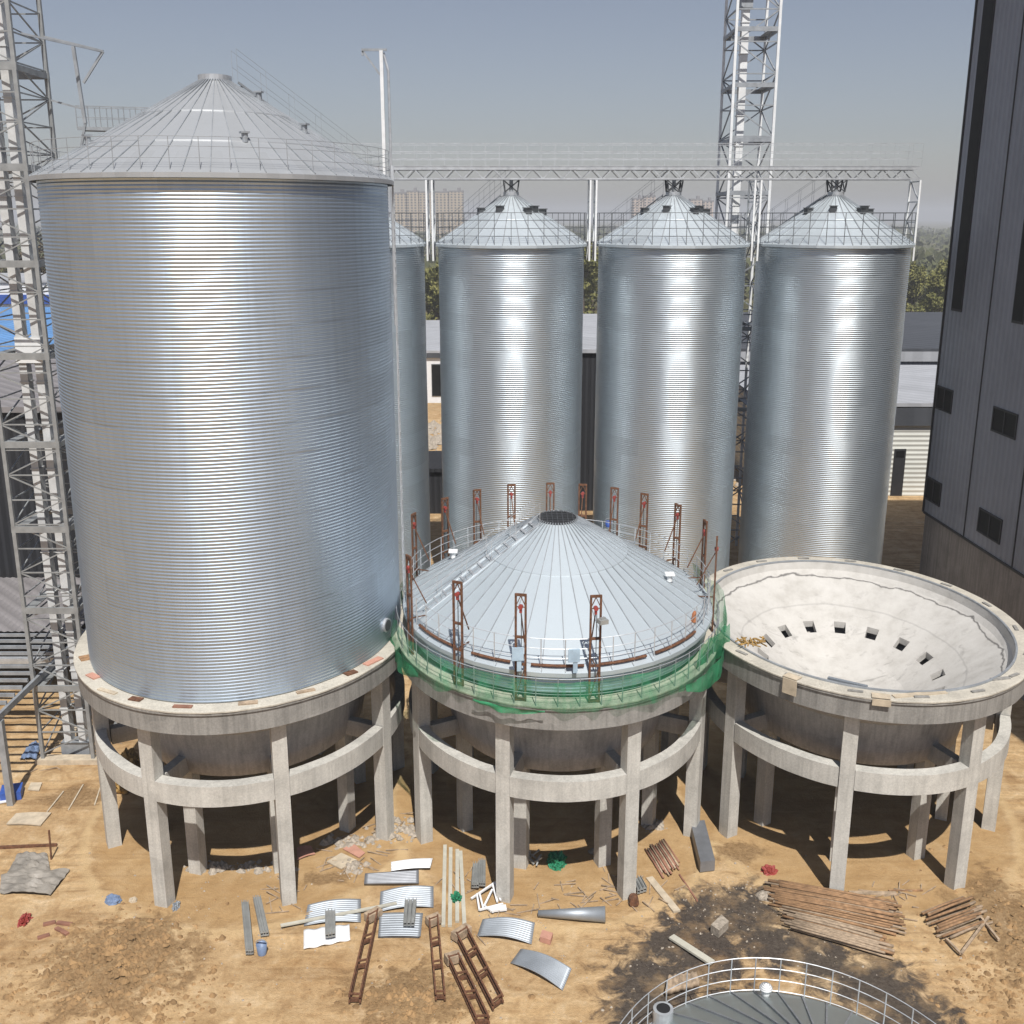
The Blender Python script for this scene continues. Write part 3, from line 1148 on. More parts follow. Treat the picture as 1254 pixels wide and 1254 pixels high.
# ------------------------------------------------------------------ lattice towers
def lattice(mb, x0, x1, y0, y1, z0, z1, bay, w):
    n = int(round((z1 - z0) / bay))
    c = [(x0, y0), (x1, y0), (x1, y1), (x0, y1)]
    for k in range(n):
        za, zb = z0 + (z1 - z0) * k / n, z0 + (z1 - z0) * (k + 1) / n
        for i in range(4):
            a, b_ = c[i], c[(i + 1) % 4]
            mb.bar((*a, zb), (*b_, zb), w)
            if (k + i) % 2:
                a, b_ = b_, a
            mb.bar((*a, za), (*b_, zb), w)


def tower(label, x0, x1, y0, y1, top, bay, plats, mleg, mbr, legw=.18, brw=.07):
    t = empty('lattice_tower', ((x0 + x1) / 2, (y0 + y1) / 2, 0), label, 'lattice tower')
    cx, cy = (x1 - x0) / 2, (y1 - y0) / 2
    for sx, sy in ((-1, -1), (1, -1), (1, 1), (-1, 1)):
        l = MB()
        l.box((sx * cx, sy * cy, top / 2), (legw, legw, top))
        l.build('leg', mleg, t)
    br = MB()
    lattice(br, -cx, cx, -cy, cy, .5, top - .1, bay, brw)
    br.build('bracing', mbr, t)
    for z in plats:
        p = MB()
        for y in (-cy - .02, cy + .02):
            p.bar((-cx - .1, y, z), (cx + .1, y, z), .12, .3)
        for x in (-cx, cx):
            p.bar((x, -cy, z - .02), (x, cy, z - .02), .12, .24)
        for i in range(5):
            x = -cx + .25 + (2 * cx - .5) * i / 4
            if i in (0, 4):
                p.box((x, 0, z + .1), (.42, 2 * cy - .1, .04))
        p.build('platform', mbr, t)
    return t


TX0, TX1, TY0, TY1 = -23.09, -20.62, 47.9, 51.1
lt = tower('grey lattice tower rising out of frame beside the tallest silo', TX0, TX1, TY0, TY1, 44, 1.16, [4.0, 8.0, 12, 16, 20, 24, 28, 32, 36, 40], M['tower'], M['tower'], .17, .055)
# bracket arm on the tower
ar = MB()
px_, py_ = (TX1 - TX0) / 2, (TY1 - TY0) / 2
ar.bar((px_, py_, 33.6), (px_ + 2.6, py_, 33.0), .12)
ar.bar((px_ + 2.6, py_, 33.0), (px_ + 1.6, py_, 31.7), .1)
ar.bar((px_, -py_ + 1, 33.4), (px_ + 2.6, py_, 33.0), .08)
ar.bar((px_ + 1.3, py_, 33.2), (px_ + 1.5, py_, 30.0), .14)
ar.bar((px_, py_, 31.0), (px_ + 1.5, py_, 30.6), .08)
ar.bar((px_ + 1.5, py_, 30.0), (px_ + .7, py_, 27.2), .1)
ar.build('bracket_arm', M['steel_dim'], lt)
for y in (-py_ + .05, py_):
    ft = MB()
    ft.box((0, y, .12), (3.1, .6, .3))
    ft.build('footing', M['wood_pale'], lt)
# bucket elevator inside
el = empty('bucket_elevator', ((TX0 + TX1) / 2 + .12, TY0 + .95, 0), 'bucket elevator with twin white casings inside the tall lattice tower', 'elevator')
for s in (-.36, .36):
    c_ = MB()
    z = .6
    while z < 43:
        c_.box((s, 0, z + .98), (.34, .5, 1.96))
        c_.box((s, 0, z + 1.99), (.42, .58, .06))
        z += 2.02
    c_.build('casing', M['casing'], el)
bt = MB()
bt.box((0, 0, .4), (1.4, .7, .75))
bt.build('boot', M['steel_dim'], el)
ib = MB()
ib.box((0, -.27, 20.3), (1.16, .06, .9))
ib.box((0, -.30, 19.7), (1.2, .06, .16))
ib.build('inspection_box', M['white_paint'], el)

tower('tall lattice tower behind the rear silos rising out of frame', 15.4, 18.35, 80, 84.2, 48, 2.1, [12, 18, 24, 27.6, 31.2, 34.8, 38.4, 42], M['white_paint'], M['steel_dim'], .18, .085)
e2 = empty('bucket_elevator', (16.25, 81.4, 0), 'white elevator casing inside the tower behind the rear silos', 'elevator')
c_ = MB()
z = .3
while z < 40:
    c_.box((0, 0, z + .98), (.5, .6, 1.96))
    c_.box((0, 0, z + 1.99), (.6, .7, .08))
    z += 2.04
c_.build('casing', M['white_paint'], e2)
hd = MB()
hd.box((0, 0, 40.6), (.8, 1.0, 1.4))
hd.build('head', M['steel_dim'], e2)

# bridge between the tower and the tallest silo roof
bw = empty('catwalk', (TX1, 54.5, aty(80, 158, 54.5).z), 'thin steel footbridge running from the left tower behind the tallest silo roof', 'catwalk')
d_ = MB()
Lb = 6.5
dy = .8
for s in (-.45, .45):
    d_.bar((0, s, 0), (Lb, dy + s, -.1), .08, .16)
    for i in range(13):
        t = i / 12
        p = Vector((Lb * t, dy * t + s, -.1 * t))
        d_.bar(p, p + Vector((0, 0, 1.0)), .035)
    d_.bar((0, s, 1.0), (Lb, dy + s, .9), .045)
    d_.bar((0, s, .5), (Lb, dy + s, .4), .035)
for i in range(24):
    t = (i + .5) / 24
    p = Vector((Lb * t, dy * t, -.1 * t))
    d_.bar(p - Vector((0, .45, 0)), p + Vector((0, .45, 0)), .3, .03)
d_.build('truss', M['steel_dim'], bw)
pb_ = empty('pipe_bundle', (TX1 + 1.4, 52.5, 0), 'bundle of thin upright pipes between the left tower and tallest silo', 'pipes')
for i in range(5):
    p_ = MB()
    p_.tube((i * .42, (i % 2) * .3, 0), (i * .42, (i % 2) * .3, 29.2 - .3 * (i % 3)), .06, n=6)
    p_.build('pipe', M['steel'], pb_)

# post with a bracket head behind the tallest silo
hp = empty('hoist_post', (-7.1, 62, 0), 'slim white hoist post with bracket head behind the tallest silo', 'post')
m_ = MB()
topz = aty(470, 62, 62).z
xx = aty(470, 170, 62).x
hp.location.x = xx
m_.box((0, 0, topz / 2), (.18, .22, topz))
m_.build('post', M['white_paint'], hp)
m_ = MB()
m_.tube((.34, .1, 20), (.34, .1, topz - 1.0), .07, n=8)
m_.tube((.34, .1, topz - 1.0), (.1, .1, topz - .1), .07, n=8)
m_.build('pipe', M['steel'], hp)
m_ = MB()
m_.bar((.3, 0, topz + .04), (-1.05, 0, topz + .04), .12)
m_.bar((-1.0, 0, topz), (-.1, 0, topz - 1.2), .1)
m_.bar((-1.0, 0, topz), (-1.0, 0, topz - .25), .1)
m_.build('bracket', M['steel_dim'], hp)

# ------------------------------------------------------------------ gallery over the rear silos
gx0, gx1 = -15.0, aty(1122, 210, YS).x
gzt = aty(800, 207, YS).z
gal = empty('gallery', (0, YS, gzt), 'long steel conveyor gallery bridging the tops of the rear silos', 'gallery')
gt = MB()
for y in (-.8, .8):
    gt.bar((gx0, y, 0), (gx1, y, 0), .12, .16)
    gt.bar((gx0, y, -.62), (gx1, y, -.62), .1, .1)
    n = int((gx1 - gx0) / .62)
    for i in range(n):
        xa = gx0 + (gx1 - gx0) * i / n
        xb = gx0 + (gx1 - gx0) * (i + 1) / n
        za, zb = (-.62, 0) if i % 2 else (0, -.62)
        gt.bar((xa, y, za), (xb, y, zb), .06)
gt.build('truss', M['steel'], gal)
dk = MB()
dk.box(((gx0 + gx1) / 2, 0, .14), (gx1 - gx0, 1.7, .05))
dk.build('deck', M['steel'], gal)
gr = MB()
for y in (-.85, .85):
    for h in (.6, 1.0, 1.5):
        gr.bar((gx0, y, h), (gx1, y, h), .036)
    n = 46
    for i in range(n + 1):
        x = gx0 + (gx1 - gx0) * i / n
        gr.bar((x, y, .1), (x, y, 1.5), .016)
gr.build('railing', M['steel'], gal)
# supports: one pair of trestles in every gap, hung on the silo walls
TG = 'gallery trestles on the silo walls'
sup = [(XS[0] + RS + .30, 'right side of the rear silo hidden by the tallest one'), (XS[1] - RS - .30, 'left side of the rear silo above the cone roof'),
       (XS[1] + RS + .30, 'right side of the rear silo above the cone roof'), (XS[2] - RS - .30, 'left side of the second rear silo from the dark building'),
       (XS[2] + RS + .30, 'right side of the second rear silo from the dark building'), (XS[3] - RS - .30, 'left side of the rear silo next to the dark building'),
       (XS[3] + RS + .30, 'right side of the rear silo next to the dark building')]
tz0 = aty(900, 319, YS).z
tp = None
for x, lab in sup:
    if tp is None:
        tp = empty('trestle', (x, YS, tz0), 'white gallery trestle, ' + lab, 'trestle', TG)
        hh = gzt - .7 - tz0
        for y in (-.9, .9):
            l = MB()
            l.bar((0, y, 0), (0, y, hh), .11, .11)
            l.build('leg', M['white_paint'], tp)
        br = MB()
        for k in range(4):
            za, zb = hh * k / 4, hh * (k + 1) / 4
            br.bar((0, -.9, zb - .08), (0, .9, zb - .08), .08)
            br.bar((0, -.9 if k % 2 else .9, za), (0, .9 if k % 2 else -.9, zb), .07)
        br.build('bracing', M['steel'], tp)
    else:
        clone(tp, (x, YS, tz0), 'white gallery trestle, ' + lab)
hs_ = ['above the rear silo next to the tallest one', 'above the second rear silo from the dark building', 'above the rear silo next to the dark building']
ap = None
az0 = ZE + 3.2
for x, lab in zip(XS[1:], hs_):
    if ap is None:
        ap = empty('spout_frame', (x, YS, az0), 'short dark spout frame under the gallery ' + lab, 'spout frame', 'spout frames on the rear silo tops')
        f_ = MB()
        hh = gzt - .68 - az0
        for sx in (-.5, .5):
            for sy in (-.5, .5):
                f_.bar((sx * .8, sy, 0), (sx, sy, hh), .09)
            f_.bar((sx * .8, -.5, 0), (sx, .5, hh), .06)
        for sy in (-.5, .5):
            f_.bar((-.4, sy, 0), (.5, sy, hh), .06)
            f_.bar((.4, sy, 0), (-.5, sy, hh), .06)
        f_.build('frame', M['dark_steel'], ap)
        s_ = MB()
        s_.tube((0, 0, 0), (0, 0, hh), .12, n=8)
        s_.build('spout', M['steel_dim'], ap)
    else:
        clone(ap, (x, YS, az0), 'short dark spout frame under the gallery ' + lab)

# ------------------------------------------------------------------ buildings
WX, WY, WDX = 27.74, 70.0, -.042      # far corner of the dark building's wall, and its drift


def onwall(px, py):
    d = ray(px, py)
    # plane through (WX, WY) with direction (WDX, 1)
    s = (WX - WDX * WY) / (d.x - WDX * d.y)
    return Vector((d.x * s, d.y * s, CAMH + d.z * s))


def wall_pt(y, z, off=0.):
    return Vector((WX + WDX * (y - WY) - off, y, z))


bd = empty('building', (WX, WY, 0), 'tall dark grey clad building in shade at the right edge', 'building')


def wl(v):
    return v - Vector((WX, WY, 0))


zpl = onwall(1124, 622).z
H_B = 45.
wb = MB()
yn = 30.


def prism(mb, y0, y1, z0, z1, xin):
    a, b_ = wl(wall_pt(y0, z0, -xin)), wl(wall_pt(y1, z0, -xin))
    w = 30
    vs = [a, b_, b_ + Vector((w, 0, 0)), a + Vector((w, 0, 0))]
    vs = vs + [v + Vector((0, 0, z1 - z0)) for v in vs]
    mb.add(vs, [(3, 2, 1, 0), (4, 5, 6, 7), (0, 1, 5, 4), (1, 2, 6, 5), (2, 3, 7, 6), (3, 0, 4, 7)])


prism(wb, yn, WY, zpl, H_B, 0)
wb.build('cladding', M['clad_grey'], bd)
pl = MB()
prism(pl, yn + .1, WY - .1, -.2, zpl - .003, .12)
pl.build('plinth', M['bare_wall'], bd)
# corner and panel seams
for y in (WY - .06,):
    s_ = MB()
    a = wl(wall_pt(y, zpl, .04))
    s_.box((a.x, a.y, (zpl + H_B) / 2), (.1, .16, H_B - zpl))
    s_.build('corner_trim', M['frame_dark'], bd)
seamY = []
for (px, py) in ((1181, 650), (1240, 690)):
    y = onwall(px, py).y
    s_ = MB()
    a = wl(wall_pt(y, zpl, .02))
    s_.box((a.x, a.y, (zpl + H_B) / 2), (.06, .09, H_B - zpl))
    s_.build('panel_seam', M['frame_dark'], bd)
sk = MB()
a, b_ = wl(wall_pt(yn + .2, zpl, .03)), wl(wall_pt(WY - .15, zpl, .03))
sk.bar(a, b_, .08, .14)
sk.build('drip_flashing', M['frame_dark'], bd)


def wall_window(q, name='window', mull=True, strip=False):
    ys = sorted([onwall(*p).y for p in q])
    zs = sorted([onwall(*p).z for p in q])
    y0, y1 = (ys[0] + ys[1]) / 2, (ys[2] + ys[3]) / 2
    if strip:
        y0, y1 = q_y
    z0, z1 = (zs[0] + zs[1]) / 2, (zs[2] + zs[3]) / 2
    f = MB()
    c0, c1 = wl(wall_pt(y0, z0, .03)), wl(wall_pt(y1, z1, .03))
    t_ = .1
    for (ya, yb, za, zb) in ((y0, y1, z1 - t_, z1), (y0, y1, z0, z0 + t_), (y0, y0 + t_, z0, z1), (y1 - t_, y1, z0, z1)) + (((y0 + (y1 - y0) / 2 - .05, y0 + (y1 - y0) / 2 + .05, z0, z1),) if mull else ()):
        c = wl(wall_pt((ya + yb) / 2, (za + zb) / 2, .02))
        f.box(c, (.1, yb - ya, zb - za), -WDX)
    fo = f.build(name, M['frame_dark'], bd)
    gl = MB()
    c = wl(wall_pt((y0 + y1) / 2, (z0 + z1) / 2, .006))
    gl.box(c, (.02, y1 - y0 - .02, z1 - z0 - .02), -WDX)
    gl.build('pane', M['glass'], fo)


for q in (((1149, 472), (1168, 478), (1165, 507), (1146, 500)), ((1218, 497), (1248, 508), (1243, 540), (1214, 526)),
          ((1136, 584), (1154, 591), (1151, 620), (1133, 611)), ((1200, 622), (1229, 636), (1224, 667), (1197, 650))):
    wall_window(q)
for (q, yy) in ((((1166, 380), (1178, 382), (1214, -60), (1226, -60)), None), (((1240, 395), (1253, 400), (1262, 220), (1275, 220)), None)):
    ya, yb = onwall(*q[0]).y, onwall(*q[1]).y
    z0 = onwall(*q[0]).z
    z1 = 42. if q[2][1] < 0 else 40.
    f = MB()
    c = wl(wall_pt((ya + yb) / 2, (z0 + z1) / 2, .03))
    f.box(c, (.1, abs(ya - yb), z1 - z0), -WDX)
    fo = f.build('window', M['frame_dark'], bd)
    gl = MB()
    c = wl(wall_pt((ya + yb) / 2, (z0 + z1) / 2, .085))
    gl.box(c, (.02, abs(ya - yb) - .12, z1 - z0 - .3), -WDX)
    gl.build('pane', M['glass'], fo)


def warehouse(label, x0, x1, y0, y1, h, mw, mr, band=None, doors=(), wins=(), ridge=0., name='warehouse'):
    t = empty(name, ((x0 + x1) / 2, y0, 0), label, 'warehouse')
    hx, d = (x1 - x0) / 2, y1 - y0
    w = MB()
    w.box((0, d / 2, h / 2), (2 * hx, d, h))
    w.build('wall', mw, t)
    r = MB()
    rz_ = h + .02
    e = .3
    vs = [(-hx - e, -e, rz_), (hx + e, -e, rz_), (hx + e, d / 2, rz_ + ridge), (-hx - e, d / 2, rz_ + ridge), (hx + e, d + e, rz_), (-hx - e, d + e, rz_)]
    vs2 = [(a, b_, c - .02 + .35) for a, b_, c in vs]
    r.add(vs + vs2, [(0, 3, 2, 1), (3, 5, 4, 2), (6, 7, 8, 9), (9, 8, 10, 11), (0, 1, 7, 6), (1, 2, 8, 7), (2, 4, 10, 8), (4, 5, 11, 10), (5, 3, 9, 11), (3, 0, 6, 9)])
    r.build('roof', mr, t)
    if band:
        b_ = MB()
        b_.box((0, -.16, (band[0] + band[1]) / 2), (2 * hx + .3, .3, band[1] - band[0]))
        b_.build('fascia', M[band[2]], t)
    for (xa, xb, za, zb) in doors:
        b_ = MB()
        b_.box(((xa + xb) / 2 - (x0 + x1) / 2, -.06, (za + zb) / 2), (xb - xa, .1, zb - za))
        fr = b_.build('door', M['frame_dark'], t)
        b_ = MB()
        b_.box(((xa + xb) / 2 - (x0 + x1) / 2, -.12, zb - .5), (xb - xa - .3, .04, .6))
        b_.build('pane', M['glass'], fr)
    for (xa, xb, za, zb) in wins:
        b_ = MB()
        b_.box(((xa + xb) / 2 - (x0 + x1) / 2, -.06, (za + zb) / 2), (xb - xa, .1, zb - za))
        fr = b_.build('window', M['frame_dark'], t)
        b_ = MB()
        b_.box(((xa + xb) / 2 - (x0 + x1) / 2, -.12, (za + zb) / 2), (xb - xa - .3, .04, zb - za - .3))
        b_.build('pane', M['glass'], fr)
    return t


dA, dB = aty(1093, 600, 100).x, aty(1107, 600, 100).x
warehouse('white ribbed warehouse with dark door between end silo and dark building', 24, 62, 100.5, 127, 8.7, M['clad_white'], M['roof_flat'], (6.9, 8.6, 'roof_flat_dark'), [(dA, dB, 0, aty(1100, 551, 100).z)])
warehouse('wide dark grey roofed warehouse behind the white ribbed one', 18, 90, 131, 182, 10.2, M['clad_grey'], M['roof_flat_dark'], (9.0, 10.2, 'roof_flat'))
wx = aty(533, 470, 154).x
warehouse('white warehouse with black window seen between two rear silos', -42, 6, 154, 200, 7.2, M['sheet_white'], M['roof_flat'], (6.5, 7.2, 'roof_flat_dark'), wins=[(wx - .5, wx + 3.0, 1.0, 5.6), (wx - 14, wx - 10, 1.0, 5.6)])
warehouse('tall charcoal shed filling the gap between the middle rear silos', 3.0, 14.0, 95, 130, 14.4, M['clad_dark'], M['roof_flat'])
warehouse('low dark box added as shade behind the rear silo next to the tallest', -12, -2.5, 94, 101, 3.9, M['clad_dark'], M['clad_dark'], name='shed')  # made-up dark box, added to darken the shaded gap between silos
warehouse('charcoal clad shed with taupe roof behind the lattice tower', -70, -19.5, 62.5, 84, 14.9, M['clad_dark'], M['roof_taupe'])
warehouse('blue roofed shed beyond the taupe roofed shed', -95, -26, 100, 150, 13.6, M['sheet_white'], M['roof_blue'], ridge=.6)
warehouse('white factory with blue window band far behind the left tower', -140, -50, 168, 190, 16.2, M['sheet_white'], M['roof_flat'], (13.0, 14.4, 'blue'))

# open steel canopy beside the left tower
can = empty('steel_canopy', (-30, 44, 0), 'open grey steel canopy frame with purlins at the left edge', 'canopy')
cz = 4.25
for (x, y) in ((-22.95, 44.), (-22.95, 53.2), (-35, 44.), (-35, 53.2), (-22.95, 61.5), (-35, 61.5)):
    c_ = MB()
    c_.box((x + 30, y - 44, cz / 2 - .1), (.28, .28, cz + .15))
    c_.build('column', M['steel_dim'], can)
for x in (-22.95, -29, -35):
    r_ = MB()
    r_.bar((x + 30, -.2, cz + .16), (x + 30, 17.6, cz + .16), .16, .3)
    r_.build('rafter', M['steel_dim'], can)
for i in range(12):
    y = .1 + i * .82
    r_ = MB()
    r_.bar((-16, y, cz + .40), (7.0 if y < 3.2 else 6.9, y, cz + .40), .12, .16)
    r_.build('purlin', M['steel'] if i in (0, 7) else M['steel_dim'], can)
bm = MB()
bm.bar((-16, 6.6, cz + .05), (9.2, 6.6, cz + .05), .2, .34)
bm.build('edge_beam', M['steel'], can)
rf = MB()
for i in range(60):
    x = -16 + i * .38
    rf.add([(x, 9.5, cz + .42), (x + .19, 9.5, cz + .47), (x + .38, 9.5, cz + .42), (x, 17.8, cz + .62), (x + .19, 17.8, cz + .67), (x + .38, 17.8, cz + .62)], [(0, 1, 4, 3), (1, 2, 5, 4)])
rf.build('roof_sheet', M['roof_taupe'], can)

# far apartment blocks
def apart_mat(name, c):
    m, nt, b = new_mat(name)
    p = objco(nt)
    s = nt.nodes.new('ShaderNodeSeparateXYZ')
    nt.links.new(p, s.inputs[0])
    a = math_n(nt, 'FRACT', math_n(nt, 'DIVIDE', s.outputs[2], 3.0))
    d = math_n(nt, 'FRACT', math_n(nt, 'DIVIDE', s.outputs[0], 4.2))
    w = math_n(nt, 'MULTIPLY', math_n(nt, 'GREATER_THAN', a, .42), math_n(nt, 'GREATER_THAN', d, .5))
    cc = mixc(nt, w, c, (.10, .10, .11))
    nt.links.new(cc, b.inputs['Base Color'])
    b.inputs['Roughness'].default_value = .8
    return m


am = [apart_mat('beige_apartment_facade', (.50, .41, .30)), apart_mat('pink_apartment_facade', (.56, .46, .39))]
YB = 1300.
for (x0, x1, top, mi, lab) in ((480, 497, 237, 0, 'beige apartment block on the horizon next to the hoist post'),
                               (498, 512, 235, 0, 'beige apartment block on the horizon, second from the hoist post'),
                               (513, 528, 236, 0, 'beige apartment block on the horizon just left of a white trestle'),
                               (533, 549, 236, 0, 'beige apartment block on the horizon between white trestle and silo cone'),
                               (550, 567, 235, 0, 'beige apartment block on the horizon nearest the silo cone'),
                               (775, 788, 244, 1, 'pinkish apartment block on the horizon left of a silo cone'),
                               (789, 803, 241, 1, 'pinkish apartment block on the horizon touching the silo cone'),
                               (846, 860, 245, 1, 'pinkish apartment block on the horizon just right of a silo cone'),
                               (861, 874, 247, 1, 'pinkish apartment block on the horizon beside the far tower')):
    a, b_ = aty(x0, top, YB), aty(x1, top, YB)
    t = empty('apartment_block', ((a.x + b_.x) / 2, YB, 0), lab, 'apartment block', 'apartment blocks on the horizon')
    m_ = MB()
    w = b_.x - a.x
    m_.box((0, 7, a.z / 2), (w, 14, a.z))
    for k in range(4):
        m_.box((-w / 2 + w * (k + .5) / 4, -.6, a.z / 2), (w * .1, 1.2, a.z - 1))
    m_.build('facade', am[mi], t)
    m_ = MB()
    m_.box((0, 7, a.z + .8), (w + .6, 14.6, 1.6))
    m_.box((w * .2, 7, a.z + 3.2), (w * .25, 6, 3.2))
    m_.build('roof', M['roof_taupe'], t)

# ------------------------------------------------------------------ trees
def tree_mesh(seed, h, w, leaf, size, nl):
    rnd = random.Random(seed)
    tr = MB()
    tr.tube((0, 0, 0), (0, 0, h * .45), w * .055, w * .035, 7)
    tr.tube((0, 0, h * .45), (rnd.uniform(-.2, .2), 0, h * .9), w * .035, w * .008, 6)
    for i in range(7):
        z = h * rnd.uniform(.22, .7)
        a = rnd.uniform(0, 2 * PI)
        l = w * rnd.uniform(.25, .42)
        tr.tube((0, 0, z), (math.cos(a) * l, math.sin(a) * l, z + h * rnd.uniform(.08, .2)), w * .022, w * .006, 5)
    cr = MB()
    clumps = []
    for i in range(26):
        z = h * rnd.uniform(.18, .98)
        t = (z / h - .18) / .8
        rad = w * .5 * (math.sin(PI * min(1, .18 + t * .8)) ** .7)
        a = rnd.uniform(0, 2 * PI)
        q = rad * math.sqrt(rnd.random())
        clumps.append((Vector((q * math.cos(a), q * math.sin(a), z)), w * rnd.uniform(.12, .24)))
    for i in range(nl):
        c, r = clumps[rnd.randrange(len(clumps))]
        d = Vector((rnd.gauss(0, 1), rnd.gauss(0, 1), rnd.gauss(0, 1))).normalized() * r * rnd.random() ** .4
        p = c + d
        u = Vector((rnd.gauss(0, 1), rnd.gauss(0, 1), rnd.gauss(0, 1))).normalized()
        v = u.cross(Vector((rnd.gauss(0, 1), rnd.gauss(0, 1), rnd.gauss(0, 1)))).normalized()
        s_ = size * rnd.uniform(.5, 1.2)
        cr.add([p - u * s_ - v * s_ * .5, p + u * s_ * .2 - v * s_ * .6, p + u * s_, p + v * s_ * .6], [(0, 1, 2, 3)])
    return tr.mesh('trunk', M['bark']), cr.mesh('crown', leaf)


kinds = {}
for k, (seed, h, w, lf, size, nl) in dict(poplar=(1, 17, 8, 'leaf_olive', .42, 2600), green=(2, 13, 9, 'leaf_green', .45, 2400), bare=(3, 21, 11, 'leaf_brown', .42, 2200), poplar2=(5, 19, 7.5, 'leaf_olive', .42, 2600)).items():
    kinds[k] = tree_mesh(seed, h, w, M[lf], size, nl)


def put_tree(k, x, y, s, label, group, name):
    t = empty(name, (x, y, 0), label, 'tree', group, rz=random.uniform(0, 6))
    t.scale = (s, s, s)
    for nm, me in (('trunk', kinds[k][0]), ('crown', kinds[k][1])):
        o = bpy.data.objects.new(nm, me)
        col.objects.link(o)
        o.parent = t


tg = [('poplar', 'poplar_tree', 'olive green tree in the belt between the end silo and dark building', [(86, 222), (93, 226), (101, 222), (109, 230), (90, 246), (98, 250), (106, 248), (83, 240), (96, 236), (104, 262), (112, 258)], 'trees past the end silo'),
      ('poplar2', 'poplar_tree', 'olive tree behind the sheds seen in the gap between middle rear silos', [(14, 215), (19, 218), (24, 222), (17, 232), (22, 238)], 'trees in the middle silo gap'),
      ('poplar', 'poplar_tree', 'olive tree behind the white warehouse left of the middle rear silos', [(-15, 218), (-20, 222), (-26, 219), (-18, 236), (-23, 240)], 'trees in the left silo gap'),
      ('bare', 'bare_tree', 'brown leafless tree behind the left tower', [(-84, 202), (-90, 206), (-96, 203), (-102, 207), (-79, 208), (-87, 215), (-108, 204)], 'bare trees behind the left tower')]
for k, nm, lab, spots, grp in tg:
    for (x, y) in spots:
        put_tree(k, x, y, random.uniform(.82, 1.12), lab, grp, nm)

fw = MB()
rnd = random.Random(21)
for i in range(2600):
    y = 300 * (6.5 ** rnd.random())
    x = rnd.uniform(-.62, .62) * y
    if noise.noise(Vector((x * .006, y * .006, 3))) < -.08 and y < 900:
        continue
    hgt = rnd.uniform(5, 12)
    wd = hgt * rnd.uniform(.7, 1.2) * (1 + y / 1600)
    for q in range(34 if y < 600 else 20):
        c = Vector((x + rnd.gauss(0, wd * .35), y + rnd.gauss(0, wd * .35), hgt * rnd.uniform(.25, .92)))
        u = Vector((rnd.gauss(0, 1), rnd.gauss(0, 1), rnd.gauss(0, 1))).normalized()
        v = u.cross(Vector((rnd.gauss(0, 1), rnd.gauss(0, 1), rnd.gauss(0, 1)))).normalized()
        s_ = wd * rnd.uniform(.06, .15)
        fw.add([c - u * s_ - v * s_ * .7, c + u * s_ - v * s_ * .4, c + u * s_ * .8 + v * s_, c - u * s_ * .6 + v * s_ * .7], [(0, 1, 2, 3)])
tag(fw.build('far_woodland', M['wood_far']), 'hazy belt of woodland and fields reaching to the horizon', 'woodland', kind='stuff')

# ------------------------------------------------------------------ things lying on the sand
def patch(name, px4, mat, label, cat, bulge=0., waves=0, amp=.02, up=.03, thick=.015, nu=None, group=None, layers=1, edge=0., along='u', sag=0.):
    """a sheet lying on the ground between four corner points (near-left order: a b c d)"""
    c4 = [gz(at(*p)) for p in px4]
    org = sum(c4, Vector()) / 4
    mb = MB()
    nu = nu or (waves * 6 if waves else 12)
    nv = 10 if not (waves and along == 'v') else waves * 6
    if waves and along == 'v':
        nu = 14
    for L in range(layers):
        sh = Vector((random.uniform(-.1, .1), random.uniform(-.06, .06), L * .05)) if layers > 1 else Vector()
        for side in (0, 1):
            o = len(mb.v)
            for i in range(nu + 1):
                u = i / nu
                for j in range(nv + 1):
                    v = j / nv
                    p = (c4[0].lerp(c4[1], u)).lerp(c4[3].lerp(c4[2], u), v)
                    z = up + bulge * math.sin(PI * u) + (amp * math.sin(2 * PI * waves * (u if along == 'u' else v)) if waves else 0)
                    z += sag * noise.noise(Vector((u * 5, v * 5, len(name))))
                    q = p - org + Vector((0, 0, z - side * thick)) + sh
                    mb.v.append(tuple(q))
            for i in range(nu):
                for j in range(nv):
                    f = (o + i * (nv + 1) + j, o + (i + 1) * (nv + 1) + j, o + (i + 1) * (nv + 1) + j + 1, o + i * (nv + 1) + j + 1)
                    mb.f.append(f if side == 1 else f[::-1])
            if side == 0:
                o0 = o
        rim = [i * (nv + 1) for i in range(nu + 1)] + [nu * (nv + 1) + j for j in range(1, nv + 1)] + [i * (nv + 1) + nv for i in range(nu - 1, -1, -1)] + [j for j in range(nv - 1, 0, -1)]
        for a, b2 in zip(rim, rim[1:] + rim[:1]):
            mb.f.append((o0 + a, o0 + b2, o + b2, o + a))
    ob = mb.build(name, mat, None, waves > 0, org)
    return tag(ob, label, cat, group)


SG = 'corrugated wall sheets lying on the sand'
patch('corrugated_sheet', ((372, 1136), (442, 1131), (442, 1102), (377, 1110)), M['sheet'], 'curved corrugated sheet above the flat white panel on the sand', 'metal sheet', .12, 11, .025, group=SG, along='v')
patch('corrugated_sheet', ((464, 1118), (531, 1112), (531, 1088), (466, 1093)), M['sheet'], 'curved corrugated sheet just below the dark flat strip', 'metal sheet', .14, 11, .025, group=SG, along='v')
patch('corrugated_sheet', ((462, 1150), (513, 1150), (516, 1122), (464, 1122)), M['sheet'], 'stack of flat corrugated sheets with a channel bundle on top', 'metal sheet', .03, 10, .02, group=SG, layers=3, along='v')
patch('corrugated_sheet', ((584, 1147), (651, 1158), (655, 1133), (591, 1126)), M['sheet'], 'curved corrugated sheet beside the pink block', 'metal sheet', .17, 10, .022, group=SG, along='v')
patch('corrugated_sheet', ((625, 1181), (689, 1214), (700, 1188), (638, 1163)), M['sheet'], 'curved corrugated sheet lowest on the open sand, tilted', 'metal sheet', .17, 11, .03, group=SG, along='v')
